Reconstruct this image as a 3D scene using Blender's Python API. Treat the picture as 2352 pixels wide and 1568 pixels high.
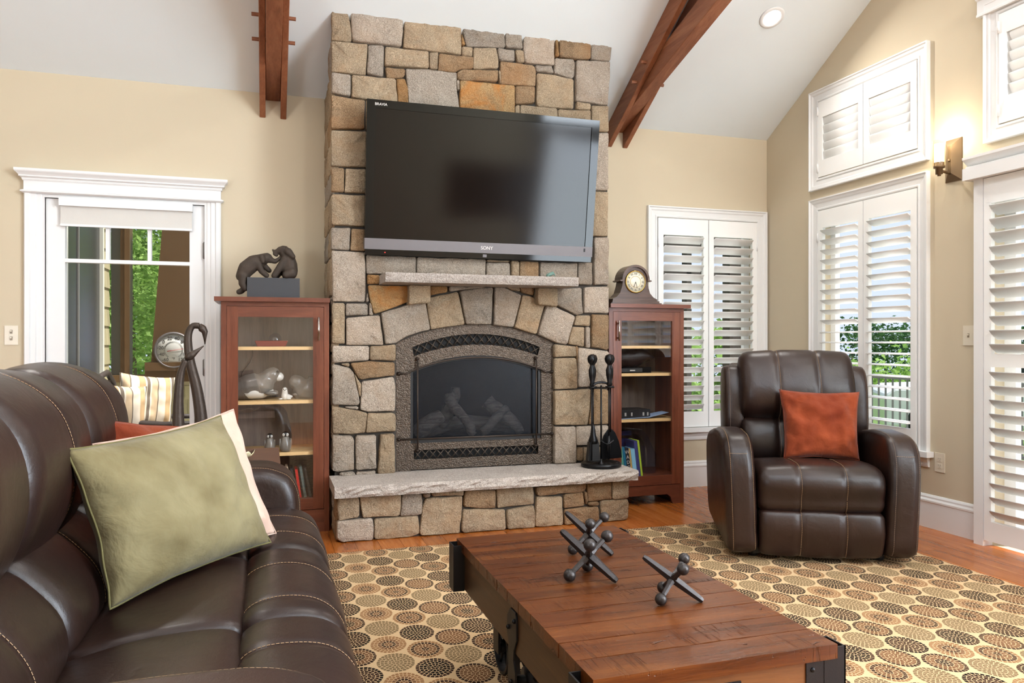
import bpy, bmesh, math, random
from mathutils import Vector, Matrix, noise

for o in list(bpy.data.objects): bpy.data.objects.remove(o)
SC = bpy.context.scene
C = SC.collection
R = math.radians
rnd = random.Random(7)

# ------------------------------------------------------------------ camera
CAM_H = 1.15
YAW = 17.75                      # camera turned right of the fireplace wall's normal
cam_d = bpy.data.cameras.new('camera')
cam_d.sensor_width = 36.0
cam_d.lens = 36.0 * 1760.0 / 2352.0
cam_d.clip_start = 0.02
cam_d.clip_end = 400
cam = bpy.data.objects.new('camera', cam_d)
cam.location = (0, 0, CAM_H)
cam.rotation_euler = (R(90), 0, R(-YAW))
C.objects.link(cam)
SC.camera = cam

# ------------------------------------------------------------------ world, sun, exposure
SC.view_settings.view_transform = 'Standard'
SC.view_settings.look = 'None'
SC.view_settings.gamma = 1.0
SC.view_settings.use_curve_mapping = False
SC.view_settings.exposure = 0.40
SC.cycles.max_bounces = 5
SC.cycles.diffuse_bounces = 3
SC.cycles.glossy_bounces = 3
SC.cycles.transmission_bounces = 4
SC.cycles.transparent_max_bounces = 9
SC.cycles.caustics_reflective = False
SC.cycles.caustics_refractive = False
SC.cycles.sample_clamp_indirect = 6.0
SC.cycles.use_denoising = True
SC.cycles.use_adaptive_sampling = True
SC.cycles.adaptive_threshold = 0.08
SC.cycles.adaptive_min_samples = 20
w = bpy.data.worlds.new('sky'); SC.world = w
w.use_nodes = True
bg = w.node_tree.nodes['Background']
bg.inputs[0].default_value = (0.70, 0.80, 1.0, 1)
bg.inputs[1].default_value = 0.84
sun_d = bpy.data.lights.new('sun', 'SUN'); sun_d.energy = 5.6; sun_d.angle = R(3); sun_d.color = (1, .95, .86)
sun = bpy.data.objects.new('sun', sun_d); C.objects.link(sun)
sun.rotation_euler = Vector((-0.52, 0.22, -1.15)).to_track_quat('-Z', 'Y').to_euler()

def area(name, loc, direction, sx, sy, power, col=(1, 1, 1)):
    d = bpy.data.lights.new(name, 'AREA'); d.shape = 'RECTANGLE'; d.size = sx; d.size_y = sy
    d.energy = power; d.color = col
    o = bpy.data.objects.new(name, d); C.objects.link(o)
    o.location = loc; o.rotation_euler = Vector(direction).to_track_quat('-Z', 'Y').to_euler()
    return o
ROOF_Z = 2.80 + .585 * 1.70 + .02
# fill lamps added in unseen openings behind and beside the camera, standing for daylight
area('daylight_side_window', (3.98, -0.30, 1.45), (-1, 0.12, 0.05), 2.2, 1.9, 190, (0.80, 0.90, 1.0))
area('daylight_side_transom', (3.98, -0.30, 3.0), (-1, 0.12, 0.25), 2.2, 0.9, 150, (0.80, 0.90, 1.0))
area('daylight_skylight', (1.3, 0.0, ROOF_Z), (0, 0.46, -0.9), 2.0, 1.1, 38, (0.84, 0.92, 1.0))
area('daylight_rear_corner_window', (-3.65, -1.78, 1.45), (0.35, 1, 0.05), 1.4, 1.9, 100, (0.84, 0.92, 1.0))

# ------------------------------------------------------------------ node helpers
def srgb(r, g, b):
    f = lambda c: (c / 12.92 if c <= 0.04045 else ((c + 0.055) / 1.055) ** 2.4)
    return (f(r / 255), f(g / 255), f(b / 255), 1)

class G:
    """small wrapper around a material's node tree"""
    def __init__(s, name):
        s.m = bpy.data.materials.new(name); s.m.use_nodes = True
        s.t = s.m.node_tree; s.n = s.t.nodes; s.l = s.t.links
        s.b = s.n['Principled BSDF']; s.out = s.n['Material Output']
    def put(s, sock, v):
        if isinstance(v, bpy.types.NodeSocket): s.l.new(v, sock)
        elif v is not None: sock.default_value = v
    def math(s, op, a, b=None, c=None):
        n = s.n.new('ShaderNodeMath'); n.operation = op
        for i, v in enumerate((a, b, c)): s.put(n.inputs[i], v)
        return n.outputs[0]
    def coord(s, kind='Object'):
        return s.n.new('ShaderNodeTexCoord').outputs[kind]
    def scale(s, vec, sc, rot=(0, 0, 0), loc=(0, 0, 0)):
        n = s.n.new('ShaderNodeMapping'); s.put(n.inputs[0], vec)
        n.inputs['Scale'].default_value = sc; n.inputs['Rotation'].default_value = rot; n.inputs['Location'].default_value = loc
        return n.outputs[0]
    def noise(s, vec, sc, detail=3, rough=.55, dist=0):
        n = s.n.new('ShaderNodeTexNoise'); s.put(n.inputs['Vector'], vec)
        n.inputs['Scale'].default_value = sc; n.inputs['Detail'].default_value = detail
        n.inputs['Roughness'].default_value = rough; n.inputs['Distortion'].default_value = dist
        return n.outputs['Fac']
    def voro(s, vec, sc, out='Distance', feat='F1'):
        n = s.n.new('ShaderNodeTexVoronoi'); n.feature = feat; s.put(n.inputs['Vector'], vec); n.inputs['Scale'].default_value = sc
        return n.outputs[out]
    def ramp(s, fac, stops, interp='LINEAR'):
        n = s.n.new('ShaderNodeValToRGB'); s.put(n.inputs[0], fac); r = n.color_ramp; r.interpolation = interp
        while len(r.elements) > 1: r.elements.remove(r.elements[-1])
        r.elements[0].position = stops[0][0]; r.elements[0].color = stops[0][1]
        for p, c in stops[1:]:
            e = r.elements.new(p); e.color = c
        return n.outputs[0]
    def mix(s, fac, a, b, mode='MIX'):
        n = s.n.new('ShaderNodeMix'); n.data_type = 'RGBA'; n.blend_type = mode
        s.put(n.inputs[0], fac); s.put(n.inputs[6], a); s.put(n.inputs[7], b)
        return n.outputs[2]
    def rand(s):
        return s.n.new('ShaderNodeObjectInfo').outputs['Random']
    def hsv(s, col, h=.5, sa=1., v=1.):
        n = s.n.new('ShaderNodeHueSaturation'); s.put(n.inputs['Hue'], h); s.put(n.inputs['Saturation'], sa); s.put(n.inputs['Value'], v); s.put(n.inputs['Color'], col)
        return n.outputs[0]
    def bump(s, h, strength=.3, dist=.01, prev=None):
        n = s.n.new('ShaderNodeBump'); s.put(n.inputs['Height'], h); n.inputs['Strength'].default_value = strength; n.inputs['Distance'].default_value = dist
        if prev is not None: s.put(n.inputs['Normal'], prev)
        s.put(s.b.inputs['Normal'], n.outputs[0]); return n.outputs[0]
    def set(s, col=None, rough=None, metal=None, spec=None, coat=None, emit=None, estr=0, sheen=None):
        i = s.b.inputs
        s.put(i['Base Color'], col); s.put(i['Roughness'], rough); s.put(i['Metallic'], metal); s.put(i['Specular IOR Level'], spec)
        if coat is not None: s.put(i['Coat Weight'], coat); i['Coat Roughness'].default_value = .12
        if sheen is not None: s.put(i['Sheen Weight'], sheen)
        if emit is not None: s.put(i['Emission Color'], emit); i['Emission Strength'].default_value = estr
        return s.m

M = {}
def plain(name, col, rough=.5, metal=0, spec=.5, bump=None, var=0.04):
    """a painted or solid-coloured surface with a little procedural unevenness"""
    g = G(name); v = g.coord()
    n = g.noise(v, 6, 3)
    c = g.mix(g.math('MULTIPLY', n, 1.0), tuple(x * (1 - var) for x in col[:3]) + (1,), tuple(min(1, x * (1 + var)) for x in col[:3]) + (1,))
    if bump: g.bump(g.noise(v, bump[0], 3), bump[1], .002)
    M[name] = g.set(c, rough, metal, spec); return M[name]

plain('wall_paint', srgb(207, 193, 167), .75, spec=.2, bump=(420, .08), var=.015)
plain('ceiling_paint', srgb(229, 236, 238), .85, spec=.15, var=.01)
plain('white_trim', srgb(233, 233, 232), .38, spec=.4, var=.01)
plain('shutter_white', srgb(245, 245, 243), .42, spec=.35, var=.005)
plain('shade_fabric', srgb(214, 211, 205), .8, spec=.1, bump=(300, .2))
plain('plate_ivory', srgb(224, 214, 194), .35)
plain('outlet_grey', srgb(150, 138, 120), .5)
plain('black_metal', srgb(38, 37, 38), .42, metal=.6, bump=(300, .15))
plain('iron_gloss', srgb(34, 34, 36), .3, metal=.7)
plain('black_plastic', srgb(9, 9, 10), .07, spec=.25)
plain('black_matte', srgb(22, 22, 24), .5)
plain('plinth_black', srgb(52, 53, 57), .45)
plain('chrome', srgb(190, 182, 176), .22, metal=1)
plain('nickel_hinge', srgb(120, 116, 112), .35, metal=1)
plain('mortar', srgb(78, 73, 68), .95, spec=.1, bump=(60, .6), var=.2)
plain('firebox', srgb(9, 10, 11), .8)
plain('dark_bronze', srgb(66, 56, 49), .46, metal=.6, bump=(70, .8), var=.3)
plain('bronze_matte', srgb(70, 60, 52), .7, metal=.2, spec=.3, bump=(38, 1.0), var=.35)
plain('exterior_dark', srgb(52, 44, 36), .6)
plain('sconce_bronze', srgb(122, 100, 74), .45, metal=.7, bump=(120, .1))
plain('green_cushion_piping', srgb(102, 96, 62), .7, spec=.15)
plain('thread_tan', srgb(158, 126, 92), .7)
plain('thread_grey', srgb(132, 112, 96), .7)
plain('maple_shelf', srgb(214, 178, 124), .5, var=.08)
plain('tray_cream', srgb(222, 212, 172), .2)
plain('tray_brown', srgb(58, 38, 28), .15, var=.4)
plain('porcelain_white', srgb(214, 210, 202), .15)
plain('porcelain_dark', srgb(34, 30, 28), .15)
plain('porcelain_grey', srgb(112, 106, 98), .18, var=.45)
plain('red_glaze', srgb(112, 26, 24), .12, var=.2)
plain('steel_grey', srgb(112, 108, 110), .5, metal=.45)
plain('logo_silver', srgb(214, 210, 206), .3, metal=.3)
plain('text_black', srgb(30, 30, 32), .5)
plain('needle_red', srgb(176, 40, 30), .4)
plain('dial_white', srgb(206, 206, 202), .4)
plain('exterior_brown', srgb(96, 70, 40), .55)
plain('screen_grey', srgb(112, 112, 108), .8)
plain('deck_rail', srgb(92, 94, 92), .5)
plain('deck_boards', srgb(228, 226, 220), .7)
plain('siding_white', srgb(226, 226, 214), .6)
plain('car_white', srgb(226, 228, 230), .15, spec=.6)
plain('tyre', srgb(28, 28, 28), .8)
plain('wicker', srgb(62, 54, 50), .5, bump=(90, .8))
plain('clock_dial', srgb(232, 226, 204), .35, var=.08)
plain('brass', srgb(196, 164, 96), .28, metal=1)
plain('plastic_blue', srgb(86, 98, 150), .12)
plain('verdigris', srgb(98, 128, 116), .5, var=.3)
plain('bark', srgb(92, 80, 66), .9, bump=(20, .8), var=.3)
plain('outside_wall', srgb(178, 168, 136), .8)

def emission(name, col, st):
    g = G(name); M[name] = g.set((0, 0, 0, 1), .5, emit=col, estr=st); return M[name]
emission('lamp_glow', (1, .93, .80, 1), 9.0)
emission('can_glow', (1, .98, .95, 1), 14.0)
emission('led_red', (1, .05, .04, 1), 2.0)

def glass(name, tint=(1, 1, 1, 1), ior=1.45, rough=0.0, refl=1.0):
    g = G(name); g.n.remove(g.b)
    tr = g.n.new('ShaderNodeBsdfTransparent'); tr.inputs[0].default_value = tint
    gl = g.n.new('ShaderNodeBsdfGlossy'); gl.inputs['Roughness'].default_value = rough; gl.inputs[0].default_value = (refl, refl, refl, 1)
    fr = g.n.new('ShaderNodeFresnel'); fr.inputs[0].default_value = ior
    geo = g.n.new('ShaderNodeNewGeometry')
    # both faces of a pane reflect alike
    mx = g.n.new('ShaderNodeMixShader'); g.l.new(g.math('MULTIPLY', fr.outputs[0], g.math('SUBTRACT', 1.0, geo.outputs['Backfacing'])), mx.inputs[0])
    g.l.new(tr.outputs[0], mx.inputs[1]); g.l.new(gl.outputs[0], mx.inputs[2]); g.l.new(mx.outputs[0], g.out.inputs[0])
    M[name] = g.m; return g.m
glass('window_glass'); glass('cabinet_glass', ior=1.95, rough=.01); glass('sconce_glass', (1, .97, .9, 1))
glass('clear_bag', (.80, .83, .95, 1), ior=1.6, rough=.12)

def wood(name, c0, c1, c2, axis='x', sc=1., rough=.4, spec=.5, bump=.15, coat=None, rand=.25, wave=9.0):
    """grain running along one axis; each board differs a little"""
    g = G(name); v = g.coord()
    k = {'x': (1.2, 14, 14), 'y': (14, 1.2, 14), 'z': (14, 14, 1.2)}[axis]
    rn = g.rand()
    off = g.n.new('ShaderNodeVectorMath'); off.operation = 'ADD'; g.put(off.inputs[0], v)
    cmb = g.n.new('ShaderNodeCombineXYZ')
    for i in range(3): g.put(cmb.inputs[i], g.math('MULTIPLY', rn, 13.7 + 5 * i))
    g.put(off.inputs[1], cmb.outputs[0])
    vv = g.scale(off.outputs[0], tuple(q * sc for q in k))
    a = g.noise(vv, 1.0, 4, .6, 1.2); f = g.noise(vv, wave, 3, .7, .3)
    col = g.ramp(g.math('ADD', g.math('MULTIPLY', a, .7), g.math('MULTIPLY', f, .3)), [(.28, c0), (.5, c1), (.72, c2)])
    val = g.math('ADD', 1 - rand / 2, g.math('MULTIPLY', rn, rand))
    col = g.hsv(col, .5, 1., val)
    if bump: g.bump(f, bump, .003)
    M[name] = g.set(col, rough, spec=spec, coat=coat); return M[name]
wood('cherry_v', srgb(78, 39, 25), srgb(110, 58, 38), srgb(132, 78, 54), 'z', 1, .32, rand=.12)
wood('cherry_h', srgb(80, 42, 29), srgb(110, 60, 42), srgb(132, 80, 58), 'x', 1, .32, rand=.12)
wood('cabinet_back', srgb(84, 72, 64), srgb(118, 103, 92), srgb(140, 125, 113), 'z', .8, .5, rand=.05)
wood('beam_wood', srgb(104, 58, 34), srgb(138, 83, 53), srgb(162, 106, 73), 'y', .8, .55, rand=.12)
wood('floor_wood', srgb(122, 60, 18), srgb(166, 92, 36), srgb(190, 120, 60), 'y', .8, .26, spec=.45, bump=.06, coat=.12, rand=.3)
def table_wood():
    g = G('table_wood'); v = g.coord(); rn = g.rand()
    off = g.n.new('ShaderNodeVectorMath'); off.operation = 'ADD'; g.put(off.inputs[0], v)
    cmb = g.n.new('ShaderNodeCombineXYZ')
    for i in range(3): g.put(cmb.inputs[i], g.math('MULTIPLY', rn, 11.3 + 5 * i))
    g.put(off.inputs[1], cmb.outputs[0]); o = off.outputs[0]
    vv = g.scale(o, (1.3, 16, 16))
    a = g.noise(vv, 1.0, 4, .6, 1.0); f = g.noise(vv, 9, 3, .7, .3)
    col = g.ramp(g.math('ADD', g.math('MULTIPLY', a, .72), g.math('MULTIPLY', f, .28)), [(.26, srgb(36, 15, 5)), (.48, srgb(80, 39, 13)), (.74, srgb(114, 65, 26))])
    col = g.hsv(col, .5, 1., g.math('ADD', .82, g.math('MULTIPLY', rn, .36)))
    dent = g.ramp(g.noise(g.scale(o, (16, 30, 20)), 1.0, 3, .7, .6), [(.66, (0, 0, 0, 1)), (.72, (1, 1, 1, 1))])
    patch = g.ramp(g.noise(o, 5, 2), [(.50, (0, 0, 0, 1)), (.62, (1, 1, 1, 1))])
    saw = g.math('MULTIPLY', g.ramp(g.noise(g.scale(o, (150, 9, 9)), 1.0, 2), [(.56, (0, 0, 0, 1)), (.64, (1, 1, 1, 1))]), patch)
    mark = g.math('MAXIMUM', dent, g.math('MULTIPLY', saw, .5))
    col = g.mix(g.math('MULTIPLY', mark, .6), col, srgb(38, 19, 9))
    n1 = g.bump(f, .25, .003); g.bump(g.math('SUBTRACT', 1.0, mark), .9, .004, n1)
    M['table_wood'] = g.set(col, g.math('ADD', .22, g.math('MULTIPLY', a, .14)), spec=.38)
table_wood()
wood('table_side', srgb(52, 33, 17), srgb(74, 48, 25), srgb(90, 61, 33), 'y', .9, .42, bump=.2, rand=.1)
wood('table_end', srgb(78, 44, 22), srgb(108, 66, 32), srgb(126, 80, 42), 'x', .9, .38, bump=.2, rand=.1)
wood('walnut', srgb(60, 38, 28), srgb(92, 60, 46), srgb(112, 78, 60), 'x', 1.4, .35, rand=.06)
wood('clock_wood', srgb(52, 36, 28), srgb(84, 62, 52), srgb(104, 80, 66), 'x', 2.0, .3, rand=.06)
wood('firelog', srgb(64, 52, 42), srgb(142, 122, 98), srgb(186, 166, 138), 'x', 3.0, .9, bump=.8, rand=.2)
wood('shingle', srgb(150, 142, 108), srgb(176, 168, 132), srgb(192, 184, 150), 'z', 1.5, .8, rand=.18)

def stone(name, base, dark, light, stain=None, amt=.35, speck=190):
    g = G(name); v = g.coord(); rn = g.rand()
    cmb = g.n.new('ShaderNodeCombineXYZ')
    for i in range(3): g.put(cmb.inputs[i], g.math('MULTIPLY', rn, 31. + 7 * i))
    off = g.n.new('ShaderNodeVectorMath'); off.operation = 'ADD'; g.put(off.inputs[0], v); g.put(off.inputs[1], cmb.outputs[0]); v = off.outputs[0]
    big = g.noise(v, 7, 3, .6, .4); fine = g.noise(v, speck, 3, .75); mid = g.noise(v, 32, 5, .72, .3)
    col = g.mix(g.ramp(big, [(.35, (0, 0, 0, 1)), (.65, (1, 1, 1, 1))]), base, dark)
    sp = g.ramp(fine, [(.36, (0, 0, 0, 1)), (.5, (.5, .5, .5, 1)), (.64, (1, 1, 1, 1))])
    col = g.mix(.5, col, g.mix(sp, tuple(x * .35 for x in dark[:3]) + (1,), light), 'MIX')
    if stain is not None:
        st = g.ramp(g.noise(v, 5, 4, .65, .8), [(.45, (0, 0, 0, 1)), (.7, (1, 1, 1, 1))])
        col = g.mix(g.math('MULTIPLY', st, amt), col, stain, 'MIX')
    col = g.hsv(col, .5, .98, g.math('ADD', .86, g.math('MULTIPLY', rn, .26)))
    h = g.math('ADD', g.math('MULTIPLY', mid, 1.0), g.math('MULTIPLY', fine, .16))
    g.bump(h, 1.0, .022)
    M[name] = g.set(col, .9, spec=.25); return M[name]
stone('stone_g', srgb(172, 158, 142), srgb(146, 132, 116), srgb(212, 198, 182), srgb(164, 132, 98), .3)
stone('stone_l', srgb(194, 176, 157), srgb(170, 152, 133), srgb(228, 214, 198), srgb(178, 144, 108), .3)
stone('stone_t', srgb(186, 162, 131), srgb(156, 134, 107), srgb(220, 198, 168), srgb(172, 132, 90), .4)
stone('stone_b', srgb(170, 139, 103), srgb(136, 110, 82), srgb(206, 174, 138), srgb(164, 114, 66), .45)
stone('stone_o', srgb(174, 132, 84), srgb(138, 102, 64), srgb(204, 166, 118), srgb(174, 114, 52), .5)
stone('stone_O', srgb(188, 150, 98), srgb(150, 114, 74), srgb(218, 184, 136), srgb(196, 116, 26), .8)
stone('granite', srgb(206, 192, 180), srgb(184, 168, 156), srgb(232, 224, 216), None, 0, speck=160)

def leather():
    g = G('leather'); v = g.coord()
    grain = g.voro(v, 420); wr = g.noise(g.scale(v, (9, 9, 9)), 1.6, 4, .6, .6); b = g.noise(v, 2.2, 3)
    col = g.ramp(b, [(.3, srgb(27, 15, 11)), (.7, srgb(44, 26, 20))])
    n1 = g.bump(wr, .10, .02); g.bump(grain, .10, .0012, n1)
    M['leather'] = g.set(col, g.math('ADD', .30, g.math('MULTIPLY', wr, .12)), spec=.46)
leather()

def velvet(name, c0, c1, sc=5.):
    g = G(name); v = g.coord()
    a = g.noise(v, sc, 4, .6, .15); f = g.noise(v, 260, 2)
    n1 = g.bump(g.noise(v, 11, 4, .55, .4), .35, .03); g.bump(f, .12, .001, n1)
    M[name] = g.set(g.ramp(a, [(.33, c0), (.66, c1)]), .8, spec=.15, sheen=.12)
velvet('green_velvet', srgb(102, 91, 60), srgb(136, 127, 95), 3.5)
velvet('orange_velvet', srgb(110, 42, 18), srgb(138, 62, 31))
velvet('pink_velvet', srgb(196, 162, 144), srgb(210, 182, 166))

def hammered():
    g = G('hammered_metal'); v = g.coord()
    d = g.math('SUBTRACT', 1.0, g.voro(v, 135)); n = g.noise(v, 40, 2)
    g.bump(d, .42, .005)
    M['hammered_metal'] = g.set(g.ramp(n, [(.3, srgb(70, 61, 53)), (.7, srgb(94, 83, 73))]), .42, metal=.8)
hammered()

def striped():
    g = G('striped_cloth'); v = g.coord()
    sep = g.n.new('ShaderNodeSeparateXYZ'); g.put(sep.inputs[0], v)
    f = g.math('FRACT', g.math('MULTIPLY', g.math('ADD', sep.outputs[0], 3.0), 5.2))
    W, B, T, D = srgb(226, 214, 196), srgb(200, 168, 128), srgb(214, 190, 158), srgb(120, 108, 96)
    col = g.ramp(f, [(0, W), (.2, B), (.42, W), (.48, D), (.6, W), (.66, T), (.88, D), (.92, W)], 'CONSTANT')
    M['striped_cloth'] = g.set(col, .85, spec=.1)
striped()

def leaves(name, a, b):
    g = G(name); rn = g.noise(g.coord(), 1.7, 2, .6)
    col = g.ramp(rn, [(.3, a), (.7, b)]); M[name] = g.set(col, .6, spec=.2)
    tr = g.n.new('ShaderNodeBsdfTranslucent'); g.put(tr.inputs[0], col); mx = g.n.new('ShaderNodeMixShader'); mx.inputs[0].default_value = .45
    g.l.new(g.b.outputs[0], mx.inputs[1]); g.l.new(tr.outputs[0], mx.inputs[2]); g.l.new(mx.outputs[0], g.out.inputs[0])
leaves('leaf_bright', srgb(112, 152, 66), srgb(176, 206, 122))
leaves('leaf_dark', srgb(40, 72, 40), srgb(78, 112, 66))
leaves('grass_lawn', srgb(96, 130, 60), srgb(136, 160, 92))

def mesh_screen():
    g = G('fire_screen')
    mx = g.n.new('ShaderNodeMixShader'); tr = g.n.new('ShaderNodeBsdfTransparent'); tr.inputs[0].default_value = (.85, .9, 1, 1)
    g.set(srgb(16, 19, 24), .35, spec=.4)
    mx.inputs[0].default_value = .34
    g.l.new(tr.outputs[0], mx.inputs[1]); g.l.new(g.b.outputs[0], mx.inputs[2]); g.l.new(mx.outputs[0], g.out.inputs[0])
    M['fire_screen'] = g.m
mesh_screen()

g = G('tv_screen'); g.bump(g.noise(g.coord(), 500, 2), .02, .001); M['tv_screen'] = g.set(srgb(18, 13, 11), .10, spec=.22)

def rug():
    g = G('rug_pattern'); v = g.coord()
    sep = g.n.new('ShaderNodeSeparateXYZ')
    wob = g.n.new('ShaderNodeVectorMath'); wob.operation = 'ADD'
    nz = g.n.new('ShaderNodeTexNoise'); g.put(nz.inputs['Vector'], v); nz.inputs['Scale'].default_value = 55; nz.inputs['Detail'].default_value = 1
    sc = g.n.new('ShaderNodeVectorMath'); sc.operation = 'SCALE'; g.put(sc.inputs[0], nz.outputs['Color']); sc.inputs['Scale'].default_value = .006
    g.put(wob.inputs[0], v); g.put(wob.inputs[1], sc.outputs[0]); g.put(sep.inputs[0], wob.outputs[0])
    m = g.math
    PX, PY, X0, Y0 = .1235, .170, .5626, 2.973
    xs = m('DIVIDE', m('SUBTRACT', sep.outputs[0], X0), PX); ys = m('SUBTRACT', sep.outputs[1], Y0)
    col0 = m('ROUND', xs); fx = m('SUBTRACT', xs, col0)
    col1 = m('ADD', col0, m('SIGN', fx))
    def cell(ci):
        par = m('FLOORED_MODULO', ci, 2.0) if False else m('ABSOLUTE', m('MODULO', ci, 2.0))
        yy = m('DIVIDE', m('SUBTRACT', ys, m('MULTIPLY', par, PY / 2)), PY)
        ri = m('ROUND', yy)
        dx = m('DIVIDE', m('MULTIPLY', m('SUBTRACT', xs, ci), PX), .0665); dy = m('DIVIDE', m('MULTIPLY', m('SUBTRACT', yy, ri), PY), .0795)
        r = m('SQRT', m('ADD', m('MULTIPLY', dx, dx), m('MULTIPLY', dy, dy)))
        ang = m('ADD', m('DIVIDE', m('ARCTAN2', dy, dx), 2 * math.pi), .5)
        c4 = m('MODULO', m('ADD', m('MODULO', ci, 4.0), 4.0), 4.0); r2 = m('MODULO', m('ADD', m('MODULO', ri, 2.0), 2.0), 2.0)
        return r, ang, m('ADD', m('MULTIPLY', c4, 2.0), r2)
    ra, aa, ta = cell(col0); rb, ab, tb = cell(col1)
    near = m('LESS_THAN', rb, ra)
    pick = lambda p, q: m('ADD', m('MULTIPLY', q, near), m('MULTIPLY', p, m('SUBTRACT', 1.0, near)))
    r, ang, ty = pick(ra, rb), pick(aa, ab), pick(ta, tb)
    rf = m('MULTIPLY', r, 5.0); k = m('FLOOR', rf); fr = m('SUBTRACT', rf, k)
    segs = m('ADD', m('MULTIPLY', k, 5.5), 5.0); segs = m('ROUND', segs)
    sf = m('FRACT', m('ADD', m('MULTIPLY', ang, segs), m('MULTIPLY', k, .37)))
    gap = m('DIVIDE', m('MULTIPLY', .0068, segs), m('ADD', r, .05))           # equal gap width on every ring
    on = m('MULTIPLY', m('GREATER_THAN', fr, .14), m('LESS_THAN', k, 4.5))
    on = m('MULTIPLY', on, m('GREATER_THAN', sf, m('MINIMUM', gap, .34)))
    B, D, N, T, O = srgb(24, 19, 18), srgb(54, 36, 29), srgb(118, 80, 54), srgb(154, 112, 76), srgb(130, 108, 78)
    rows = [[B, B, B, B, D], [D, N, N, D, T], [O, O, O, O, O], [N, N, N, N, D], [D, D, D, D, B], [B, D, N, N, D], [O, O, O, O, O], [N, D, N, T, T]]
    def rampfor(rs, t):
        idx = m('DIVIDE', m('ADD', m('ADD', m('MULTIPLY', t, 5.0), k), .5), 20.0)
        st = []
        for i, rr in enumerate(rs):
            for j, c in enumerate(rr): st.append(((i * 5 + j) / 20.0, c))
        return g.ramp(idx, st, 'CONSTANT')
    cA = rampfor(rows[:4], ty); cB = rampfor(rows[4:], m('SUBTRACT', ty, 4.0))
    cc = g.mix(m('GREATER_THAN', ty, 3.5), cA, cB)
    bgc = g.mix(g.noise(v, 3, 2), srgb(210, 176, 132), srgb(222, 192, 152))
    col = g.mix(on, bgc, cc)
    pile = g.noise(v, 420, 2, .7)
    col = g.mix(.22, col, g.ramp(pile, [(.3, (.25, .25, .25, 1)), (.7, (1, 1, 1, 1))]), 'MULTIPLY')
    g.bump(pile, .5, .004)
    M['rug_pattern'] = g.set(col, .95, spec=.05)
rug()
# ------------------------------------------------------------------ object helpers
def thing(name, label, cat, loc=(0, 0, 0), rz=0, group=None, kind=None):
    o = bpy.data.objects.new(name, None); C.objects.link(o); o.empty_display_size = .1
    o.location = loc; o.rotation_euler = (0, 0, rz); tag(o, label, cat, group, kind)
    return o
def tag(o, label=None, cat=None, group=None, kind=None):
    if label: o['label'] = label
    if cat: o['category'] = cat
    if group: o['group'] = group
    if kind: o['kind'] = kind
    return o
def link(name, me, parent=None, world=True):
    """link a mesh as an object; its points are world coordinates unless world is False (then the parent's own)"""
    o = bpy.data.objects.new(name, me); C.objects.link(o)
    if parent is not None:
        o.parent = parent
        if world and parent.type == 'EMPTY':
            mb = Matrix.Translation(parent.location) @ parent.rotation_euler.to_matrix().to_4x4()
            o.matrix_parent_inverse = mb.inverted()
    return o
def mesh(name, verts, faces, mat=None, smooth=False):
    me = bpy.data.meshes.new(name); me.from_pydata([tuple(v) for v in verts], [], faces); me.update()
    if mat: me.materials.append(M[mat] if isinstance(mat, str) else mat)
    if smooth: me.polygons.foreach_set('use_smooth', [len(p.vertices) <= 4 for p in me.polygons])
    return me
def from_bm(name, bm, mat, smooth=False):
    bmesh.ops.recalc_face_normals(bm, faces=bm.faces[:])
    me = bpy.data.meshes.new(name); bm.to_mesh(me); bm.free()
    me.materials.append(M[mat])
    if smooth: me.polygons.foreach_set('use_smooth', [True] * len(me.polygons))
    return me
def add_box(bm, x0, x1, y0, y1, z0, z1, mtx=None):
    vs = [bm.verts.new(p) for p in [(x0, y0, z0), (x1, y0, z0), (x1, y1, z0), (x0, y1, z0), (x0, y0, z1), (x1, y0, z1), (x1, y1, z1), (x0, y1, z1)]]
    for f in ((0, 3, 2, 1), (4, 5, 6, 7), (0, 1, 5, 4), (1, 2, 6, 5), (2, 3, 7, 6), (3, 0, 4, 7)): bm.faces.new([vs[i] for i in f])
    if mtx is not None:
        for v in vs: v.co = mtx @ v.co
    return vs
def bevel(bm, r, seg=2, angle=40):
    es = [e for e in bm.edges if len(e.link_faces) == 2 and e.calc_face_angle(0) > R(angle)]
    if es and r > 0: bmesh.ops.bevel(bm, geom=es, offset=r, segments=seg, affect='EDGES', profile=.5, clamp_overlap=True)
def box(name, x0, x1, y0, y1, z0, z1, mat, parent=None, r=0, seg=2, world=True, mtx=None):
    bm = bmesh.new(); add_box(bm, x0, x1, y0, y1, z0, z1)
    if r: bevel(bm, r, seg)
    if mtx is not None: bmesh.ops.transform(bm, matrix=mtx, verts=bm.verts[:])
    return link(name, from_bm(name, bm, mat), parent, world)
def boxes(name, L, mat, parent=None, r=0, world=True):
    """several touching boxes that make up ONE part (a mitred frame, a carcass)"""
    bm = bmesh.new()
    for b in L:
        b2 = bmesh.new(); add_box(b2, *b)
        if r: bevel(b2, r, 1)
        me = bpy.data.meshes.new('t'); b2.to_mesh(me); b2.free(); bm.from_mesh(me); bpy.data.meshes.remove(me)
    return link(name, from_bm(name, bm, mat), parent, world)
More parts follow.
